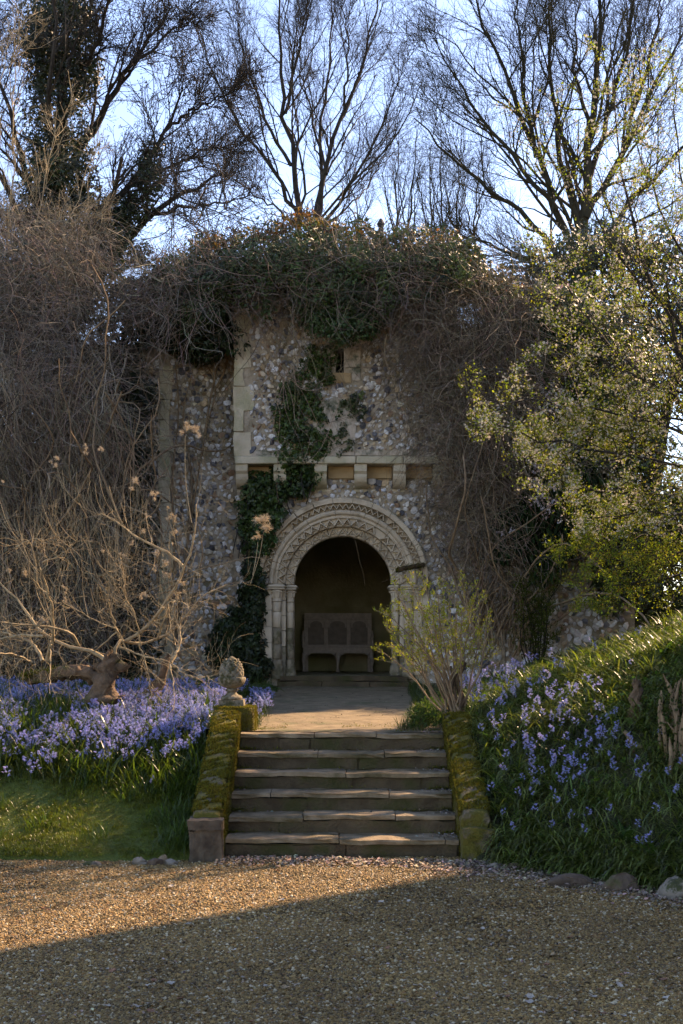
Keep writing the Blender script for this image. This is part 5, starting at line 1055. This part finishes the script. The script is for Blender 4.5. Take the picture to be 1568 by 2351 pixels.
# ---- leaves and grass
def bl(name, x, y, z, lean, L, w, curl, base, K=4, v=.25):
    n = len(x); V, F = blades(np.stack([x, y, z], -1), U(0, 6.28, n), lean, L, w, curl, K); return stuff(mk(name, V, F, M_grass, None, col=np.repeat(cvar(n, base, v, .08), 2*K+2, 0)))
def tuft_temps(k, nb, rad, L, w, lean, curl, K=4, bias=None):
    o = []
    for _ in range(k):
        P = np.stack([NRM(0, rad, nb), NRM(0, rad, nb), np.zeros(nb)], -1); az = U(0, 6.28, nb) if bias is None else bias+NRM(0, 1.1, nb)
        V, F = blades(P, az, U(*lean, nb), U(*L, nb), U(*w, nb), U(*curl, nb), K); o.append(tmpl(V, F, MI['grass'], np.repeat(cvar(nb, (1, 1, 1), .25, .07), 2*K+2, 0)))
    return o
def tufts(name, temps, x, y, z, base, s=(.75, 1.25), v=.22, rz=3.14): n = len(x); return scatter(name, temps, np.stack([x, y, z], -1), np.stack([NRM(0, .08, n), NRM(0, .08, n), U(-rz, rz, n)], -1), U(*s, n) if isinstance(s, tuple) else s, cvar(n, base, v, .07))
n = 6800; x = U(-6.5, -1.26, n); y = U(11.5, 17.5, n); k_ = (x > -.29*y-1.6) & (y > 11.7+.2*noise2(x, y*0, 2.2, 31)); k_ &= ~((x > -1.28) & (y < 13.2)); x, y = x[k_], y[k_]
tufts('bluebell_leaves', tuft_temps(6, 8, .03, (.14, .3), (.008, .016), (.1, .9), (.3, 1.6)), x, y, left_z(x, y)-.01, (.075, .115, .02))
n = 15000; x = U(-5.5, -1.26, n); y = U(10.6, 12.3, n); k_ = y > 10.66+.06*noise2(x, y*0, 2.2, 3); x, y = x[k_], y[k_]
pt_ = ss(-.4, .6, noise2(x, y, 2.6, 55)); gc = tufts('lawn_grass', tuft_temps(6, 26, .028, (.018, .045), (.003, .0055), (.1, 1.1), (0, 1.2), 2), x, y, left_z(x, y)-.004, (.15, .18, .018), (.42+.5*pt_)*U(.8, 1.2, len(x)), .28)
# long tufts on the lawn and along the parapet
tc = [(-2.05, 11.0), (-2.6, 11.2), (-1.42, 10.9), (-1.36, 11.1), (-1.4, 11.35), (-1.5, 11.6), (-1.33, 11.7), (-1.7, 11.7), (-1.38, 10.75), (-1.45, 11.2), (-1.33, 10.95), (-3.0, 11.5), (-1.9, 11.6), (-2.3, 11.75), (-2.9, 11.0), (-1.6, 11.3)]
for cx, cy in tc:
    n = 150 if cx > -1.55 else 80; xx = cx+NRM(0, .06, n); yy = cy+NRM(0, .06, n); xx = np.minimum(xx, -1.25); P = np.stack([xx, yy, left_z(xx, yy)], -1); V, F = blades(P, U(0, 6.28, n), U(.15, .8, n), U(.1, .26, n), U(.004, .007, n), U(.4, 1.8, n), 5)
    o = mk('grass_tuft', V, F, M_grass, None, col=np.repeat(cvar(n, (.07, .12, .02), .25), 12, 0)); tag(o, 'tuft of long green grass on the lawn edge by the parapet' if cx > -1.55 else 'tuft of taller grass standing out of the mossy lawn', 'grass tuft', 'grass tufts by the parapet' if cx > -1.55 else 'grass tufts in the lawn')
# bank strap leaves grow in rosettes
nr = 12500; x = U(1.2, 6.2, nr); y = U(8.3, 17.5, nr); x = np.r_[x, fx_ := U(1.26, 4., 1300)]; y = np.r_[y, np.interp(fx_, [1.24, 1.9, 2.5, 4], [10.45, 9.75, 9.05, 8.0])+U(0, .35, 1300)]; k_ = (bank_s(x, y) > -.01) & (x < .29*y+2.) & ((x > 1.27) | (y > 12.75)); x, y = x[k_], y[k_]
tufts('bank_leaves', tuft_temps(10, 13, .04, (.13, .33), (.007, .013), (.25, 1.1), (.9, 2.6), 6), x, y, right_z(x, y)-.01, (.125, .17, .036), (.55, 1.2), .42, rz=3.14)
n = 9000; x = U(1.22, 4.2, n); y = U(8.4, 16.5, n); k_ = (bank_s(x, y) > -.05) & ((noise2(x, y, 2, 77) > .1) | (bank_s(x, y) < .3)) & (x < .29*y) & (x > 1.27); x, y = x[k_], y[k_]; n = len(x)
V, F, c = leaf_cloud(np.stack([x, y, right_z(x, y)+U(.02, .14, n)], -1), L_oval, U(.03, .075, n), NRM(0, .5, (n, 3))+np.array([0, -.3, 1]), NRM(0, 1, (n, 3)), (.06, .105, .022)); stuff(mk('ground_cover', V, F, M_leaf, None, col=c))
for cx, cy in ((2.3, 9.55), (2.5, 9.6), (2.15, 9.9), (3.0, 12.2), (3.1, 12.5), (2.75, 9.4), (1.42, 11.9), (3.2, 11.9)):   # broad-leaved dock at the bank foot
    n = 14; a = U(0, 6.28, n); V, F = blades(np.stack([cx+0*a, cy+0*a, right_z(cx+0*a, cy+0*a)+.01], -1), a, U(.4, 1.1, n), U(.14, .28, n), U(.035, .06, n), U(.4, 1.4, n), 5); o = mk('broad_leaf_clump', V, F, M_leaf, None, col=np.repeat(cvar(n, (.05, .10, .025), .2), 12, 0)); tag(o, 'clump of broad glossy green leaves on the shaded bank', 'plant', 'broad leaved clumps')
# path-side growth and grass at wall foot
n = 9000; s_ = rng.choice([-1, 1], n); y = 12.75+U(0, 1, n)*6.9; inn = np.where(s_ > 0, np.interp(y, [12.6, 13.5, 16, 19.8], [.55, .72, .92, 1.05]), np.interp(y, [12.6, 13.2, 16, 19.8], [.80, .84, .95, 1.08])); x = s_*(inn+np.abs(NRM(0, .16, n))); k_ = (np.abs(x) < 1.7) & ~((x < -.8) & (x > -1.26) & (y < 13.1)); x, y = x[k_], y[k_]; n = len(x)
tufts('verge_grass', tuft_temps(5, 14, .03, (.05, .17), (.004, .008), (.1, .9), (.3, 1.5)), x[::12], y[::12], path_z(y[::12]), (.06, .095, .018))
n = 2600; y = U(12.7, 14.6, n); x = np.interp(y, [12.6, 14.6], [.62, .95])+np.abs(NRM(0, .22, n)); k_ = x < 1.5; x, y = x[k_], y[k_]; n = len(x); V, F, c = leaf_cloud(np.stack([x, y, path_z(y)+U(.02, .2, n)], -1), L_oval, U(.015, .035, n), NRM(0, 1, (n, 3)), NRM(0, .6, (n, 3))+np.array([0, 0, .8]), (.05, .085, .025)); stuff(mk('verge_herbs', V, F, M_leaf, None, col=c))
n = 5000; x = U(-1.2, 1.2, n); y = 12.5+np.abs(NRM(0, .45, n)); k_ = (noise2(x, y, 4, 91) > .15) & ((x > .0) | (x < -.55)); x, y = x[k_], y[k_]; V, F, c = moss_tufts(np.stack([x, y, path_z(y)+.012*noise2(x, y, 4, 2)], -1), None, L=.014, base=(1.1, 1.1, .7)); stuff(mk('path_moss', V, F, M_moss, None, col=c))

# ---- stumps on the bank
def stump(x, y, h, r, label, seed, lean=(.02, 0)):
    z = float(right_z(np.array([x]), np.array([y]))[0]); t = thing('tree_stump', label, 'stump', (x, y, z)); P = np.array([[x, y, z-.05], [x+lean[0]*.3, y, z+h*.4], [x+lean[0], y+lean[1], z+h]])
    V, F = tubes(resamp(P, 12)[None], np.r_[np.linspace(r*1.25, r*.8, 10), r*.7, .012][None], 14); V[-28:, 2] += U(-.05, .03, 28); V = lump(V, r*.2, 26, seed); mk('wood', V, F, M_gnarl, t); return t, z
stump(2.5, 11.1, .3, .055, 'upright split tree stump with pale torn wood on the bank', 3)
t, z = stump(2.40, 10.75, .05, .03, 'short broken branch stub below the split stump', 5); 
V, F = tubes(resamp([(2.33, 10.77, z+.15), (2.40, 10.75, z+.06), (2.48, 10.73, z+.02)], 8)[None], np.array([np.linspace(.018, .028, 8)]), 7); mk('branch', lump(V, .004, 20, 2), F, M_wood, t, smooth=True)
hg = thing('cut_hedge', 'clump of hard-pruned upright woody stems sprouting on the bank', 'shrub', (2.75, 10.5, .85))
for k in range(26):
    x, y = 2.56+U(0, .5), 10.35+U(-.15, .35); z = float(right_z(np.array([x]), np.array([y]))[0]); h = U(.2, .5); V, F = tubes(np.array([resamp([(x, y, z-.05), (x+NRM(0, .02), y, z+h*.5), (x+NRM(0, .04), y, z+h)], 6)]), np.r_[np.linspace(.022, .016, 5), .004][None]*U(.6, 1.3), 6); mk('stem', lump(V, .003, 30, k), F, M_wood, hg, smooth=True)
n = 1500; x = U(2.45, 3.15, n); y = U(10.2, 10.85, n); V, F, c = leaf_cloud(np.stack([x, y, right_z(x, y)+U(.0, .5, n)], -1), L_oval, U(.018, .04, n), NRM(0, 1, (n, 3)), NRM(0, 1, (n, 3))+np.array([0, 0, .8]), (.045, .06, .016)); stuff(mk('sprouts', V, F, M_leaf, hg, col=c))

# ---- edging stones
def stone(x, y, r, sc, m, label, seed, z=0.):
    V, F = icos(3); V = lump(V, .13, 1.5, seed); V = V*np.array(sc)*r; o = mk('edging_stone', V, F, m, None, smooth=False, loc=(x, y, z+r*sc[2]*.18)); tag(o, label, 'stone'); o.rotation_euler = (0, 0, U(-.4, .4)); return o
stone(1.68, 9.5, .125, (1.35, .8, .72), M_stone, 'brown wedge-shaped stone edging the foot of the bank', 1)
stone(2.0, 9.3, .11, (1.1, .8, .85), M_stone, 'mossy brown stone between the wedge stone and the pale boulder', 2)
stone(2.3, 9.02, .125, (1.0, .8, .85), M_stoneP, 'pale lichened boulder at the end of the bank edging', 3)
stone(1.34, 10.2, .055, (1.2, .9, .8), M_stone, 'small dark stone below the bank parapet', 4)
stone(1.2, 10.25, .045, (1.3, .9, .8), M_stoneP, 'small grey stone below the bank parapet', 14)
stone(-1.48, 10.42, .06, (1.2, .8, .8), M_stone, 'rusty brown stone at the lawn edge beside the pier', 5)
stone(-1.36, 10.45, .045, (1.1, .8, .8), M_stoneP, 'greyish rough stone right beside the parapet pier', 6)
stone(-1.62, 10.46, .05, (1.2, .8, .9), M_stoneP, 'knobbly pale flint at the lawn edge', 7)
stone(-1.44, 10.55, .045, (.9, .8, 1.1), M_wood, 'yellowish upright flint at the lawn edge', 8)
stone(-1.98, 10.42, .05, (1.3, .8, .6), M_stoneP, 'smooth grey oval cobble at the lawn edge', 9)
# ---- gravel
PT = []
for k in range(4):
    V = np.array([[1, 0, 0], [-1, 0, 0], [0, 1, 0], [0, -1, 0], [0, 0, 1], [0, 0, -1], [.6, .6, .35], [-.6, .5, .4]], float)[:6]; V = V*U(.75, 1.2, (6, 1)); PT.append((V, np.array([[0, 2, 4], [2, 1, 4], [1, 3, 4], [3, 0, 4], [2, 0, 5], [1, 2, 5], [3, 1, 5], [0, 3, 5]])))
pal = np.array([[.31, .192, .064], [.205, .125, .042], [.39, .27, .107], [.47, .385, .24], [.15, .108, .058], [.27, .134, .04], [.095, .06, .024]])
GP = []
for _ in range(9):
    n = 170; r_ = np.sqrt(U(0, 1, n))*.17; a_ = U(0, 6.28, n); pc = pal[rng.choice(7, n, p=[.27, .24, .15, .06, .1, .08, .1])]*(1+NRM(0, .16, (n, 1))); s = np.clip(rng.lognormal(0, .34, n), .5, 2.3)*.0072; kk = rng.integers(0, 4, n); parts = []; cols = []
    for k in range(4):
        i = kk == k; m_ = i.sum(); V, F, c = bake(PT[k][0]*np.array([1, .85, .62]), PT[k][1], np.stack([r_[i]*np.cos(a_[i]), r_[i]*np.sin(a_[i]), s[i]*U(.1, .6, m_)], -1), np.einsum('mij,mjk->mik', rotz(U(0, 6.28, m_)), orient(np.array([0, 0, 1.])+NRM(0, .3, (m_, 3)), NRM(0, 1, (m_, 3)))), s[i], np.clip(pc[i], .02, .8)); parts.append((V, F)); cols.append(c)
    V, F = join(parts); GP.append(tmpl(V, F, MI['pebble'], np.concatenate(cols)))
n = 4300; u = U(0, 1, n); y = 1/np.sqrt(1/5.4**2*(1-u)+1/11.**2*u); y = 1/(1/5.4*(1-u)+1/10.85*u); x = U(-1, 1, n)*(.30*y+1.2); k_ = (y < np.interp(x, [-6, -1.25, -1.24, -.97, -.96, .98, 1.24, 1.9, 2.5, 4], [10.75, 10.75, 10.6, 10.6, 10.85, 10.85, 10.55, 9.85, 9.15, 8.05])); x, y = x[k_], y[k_]; n = len(x)
o = scatter('gravel', GP, np.stack([x, y, 0*x-.002], -1), np.stack([0*x, 0*x, U(0, 6.28, n)], -1), U(.9, 1.1, n), cvar(n, (1, 1, 1), .07, .02)*(1+.22*noise2(x, y*1.4, 1.3, 66)+.12*noise2(x, y, 4, 67))[:, None]); o['label'] = 'loose tan gravel covering the drive'
# ---- leaf litter drifts and single fallen leaves
n = 9000; a = U(0, 1, n)
x = np.where(a < .5, U(-1.0, 1.3, n), U(.6, 3., n)); y = np.where(a < .5, 10.74-np.abs(NRM(0, .16, n))-.22*ss(-.6, 1., x), np.interp(x, [.6, 1.24, 1.9, 2.5, 4], [10.5, 10.35, 9.65, 8.95, 7.9])-np.abs(NRM(0, .33, n))); 
V, F, c = leaf_cloud(np.stack([x, y, U(.004, .03, n)], -1), L_simple, U(.014, .042, n), NRM(0, .35, (n, 3))+np.array([0, 0, 1]), NRM(0, 1, (n, 3))*[1, 1, .1], (.26, .2, .145), .45, .1); V1 = [(V, F, c)]
n = 900; kst = rng.integers(0, 6, n); x = np.where(U(0, 1, n) < .5, .97-np.abs(NRM(0, .12, n)), U(-.95, .97, n)); yl = U(.0, 1, n); y = 10.8+kst*GO+.04+yl*.26; z = (kst+1)*RISE+.008; k_ = (x > .6) | (yl > .55); V, F, c = leaf_cloud(np.stack([x, y, z], -1)[k_], L_simple, U(.012, .035, k_.sum()), NRM(0, .3, (k_.sum(), 3))+np.array([0, 0, 1]), NRM(0, 1, (k_.sum(), 3))*[1, 1, .1], (.2, .165, .13), .5, .1); V1.append((V, F, c))
n = 500; y = U(13, 19.5, n); x = U(-.9, .9, n); V, F, c = leaf_cloud(np.stack([x, y, path_z(y)+.018], -1), L_simple, U(.01, .03, n), NRM(0, .3, (n, 3))+np.array([0, 0, 1]), NRM(0, 1, (n, 3))*[1, 1, .1], (.17, .14, .1), .5, .1); V1.append((V, F, c))
n = 1200; u = U(0, 1, n); y = 1/(1/5.6*(1-u)+1/10.2*u); x = U(-1, 1, n)*.27*y; V, F, c = leaf_cloud(np.stack([x, y, 0*x+.012], -1), L_simple, U(.012, .03, n), NRM(0, .3, (n, 3))+np.array([0, 0, 1]), NRM(0, 1, (n, 3))*[1, 1, .1], (.26, .21, .15), .5, .1); V1.append((V, F, c))
V, F, c = merge(V1); o = stuff(mk('leaf_litter', V, F, M_litter, None, col=c)); o['label'] = 'grey-brown leaf litter drifted at the foot of the steps'
LF = []
for k in range(10):
    pal = (((.42, .375, .31), 'pale'), ((.34, .24, .14), 'tan'), ((.26, .13, .075), 'rust'))[0 if k < 4 else 1 + (k % 2)]
    sN = 5; a = np.linspace(-1, 1, 7); V = []
    for i, t_ in enumerate(a):
        w_ = .34*math.sqrt(max(0, 1-t_*t_))+.02
        for s_ in (-1, 0, 1): V.append((t_*.5, s_*w_*U(.8, 1.1), .12*s_*s_*U(.3, 1.5)+.1*t_*t_*U(.5, 1.4)-(.0 if s_ else .02)))
    F = [[i*3+j, i*3+j+1, i*3+3+j+1, i*3+3+j] for i in range(6) for j in range(2)]
    LF.append((np.array(V), np.array(F), pal[0], pal[1]))
fl = {}
n = 120; u = U(0, 1, n); y = 1/(1/5.75*(1-u)+1/10.3*u); x = U(-1, 1, n)*.255*y
for k in range(n):
    if y[k] > np.interp(x[k], [-4, -1.2, .9, 1.24, 1.9, 2.5], [10.4, 10.4, 10.6, 10.2, 9.4, 8.7]): continue
    v = int(U(0, 10)) if U() < .9 else 2; V, F, pc_, nm = LF[v]
    if v not in fl: o = mk('fallen_leaf', V, F, M_litter, None, col=np.tile(pc_, (len(V), 1)), smooth=True); fl[v] = o.data
    else: o = link('fallen_leaf', fl[v])
    s_ = U(.022, .055); o.location = (x[k], y[k], .014); o.scale = (s_, s_, s_); o.rotation_euler = (NRM(0, .2), NRM(0, .2), U(0, 6.28)); tag(o, {'pale': 'curled whitish fallen leaf lying on the gravel', 'tan': 'dry tan fallen leaf lying on the gravel', 'rust': 'rust-brown fallen leaf lying on the gravel'}[nm], 'leaf', nm+' leaves on the gravel')
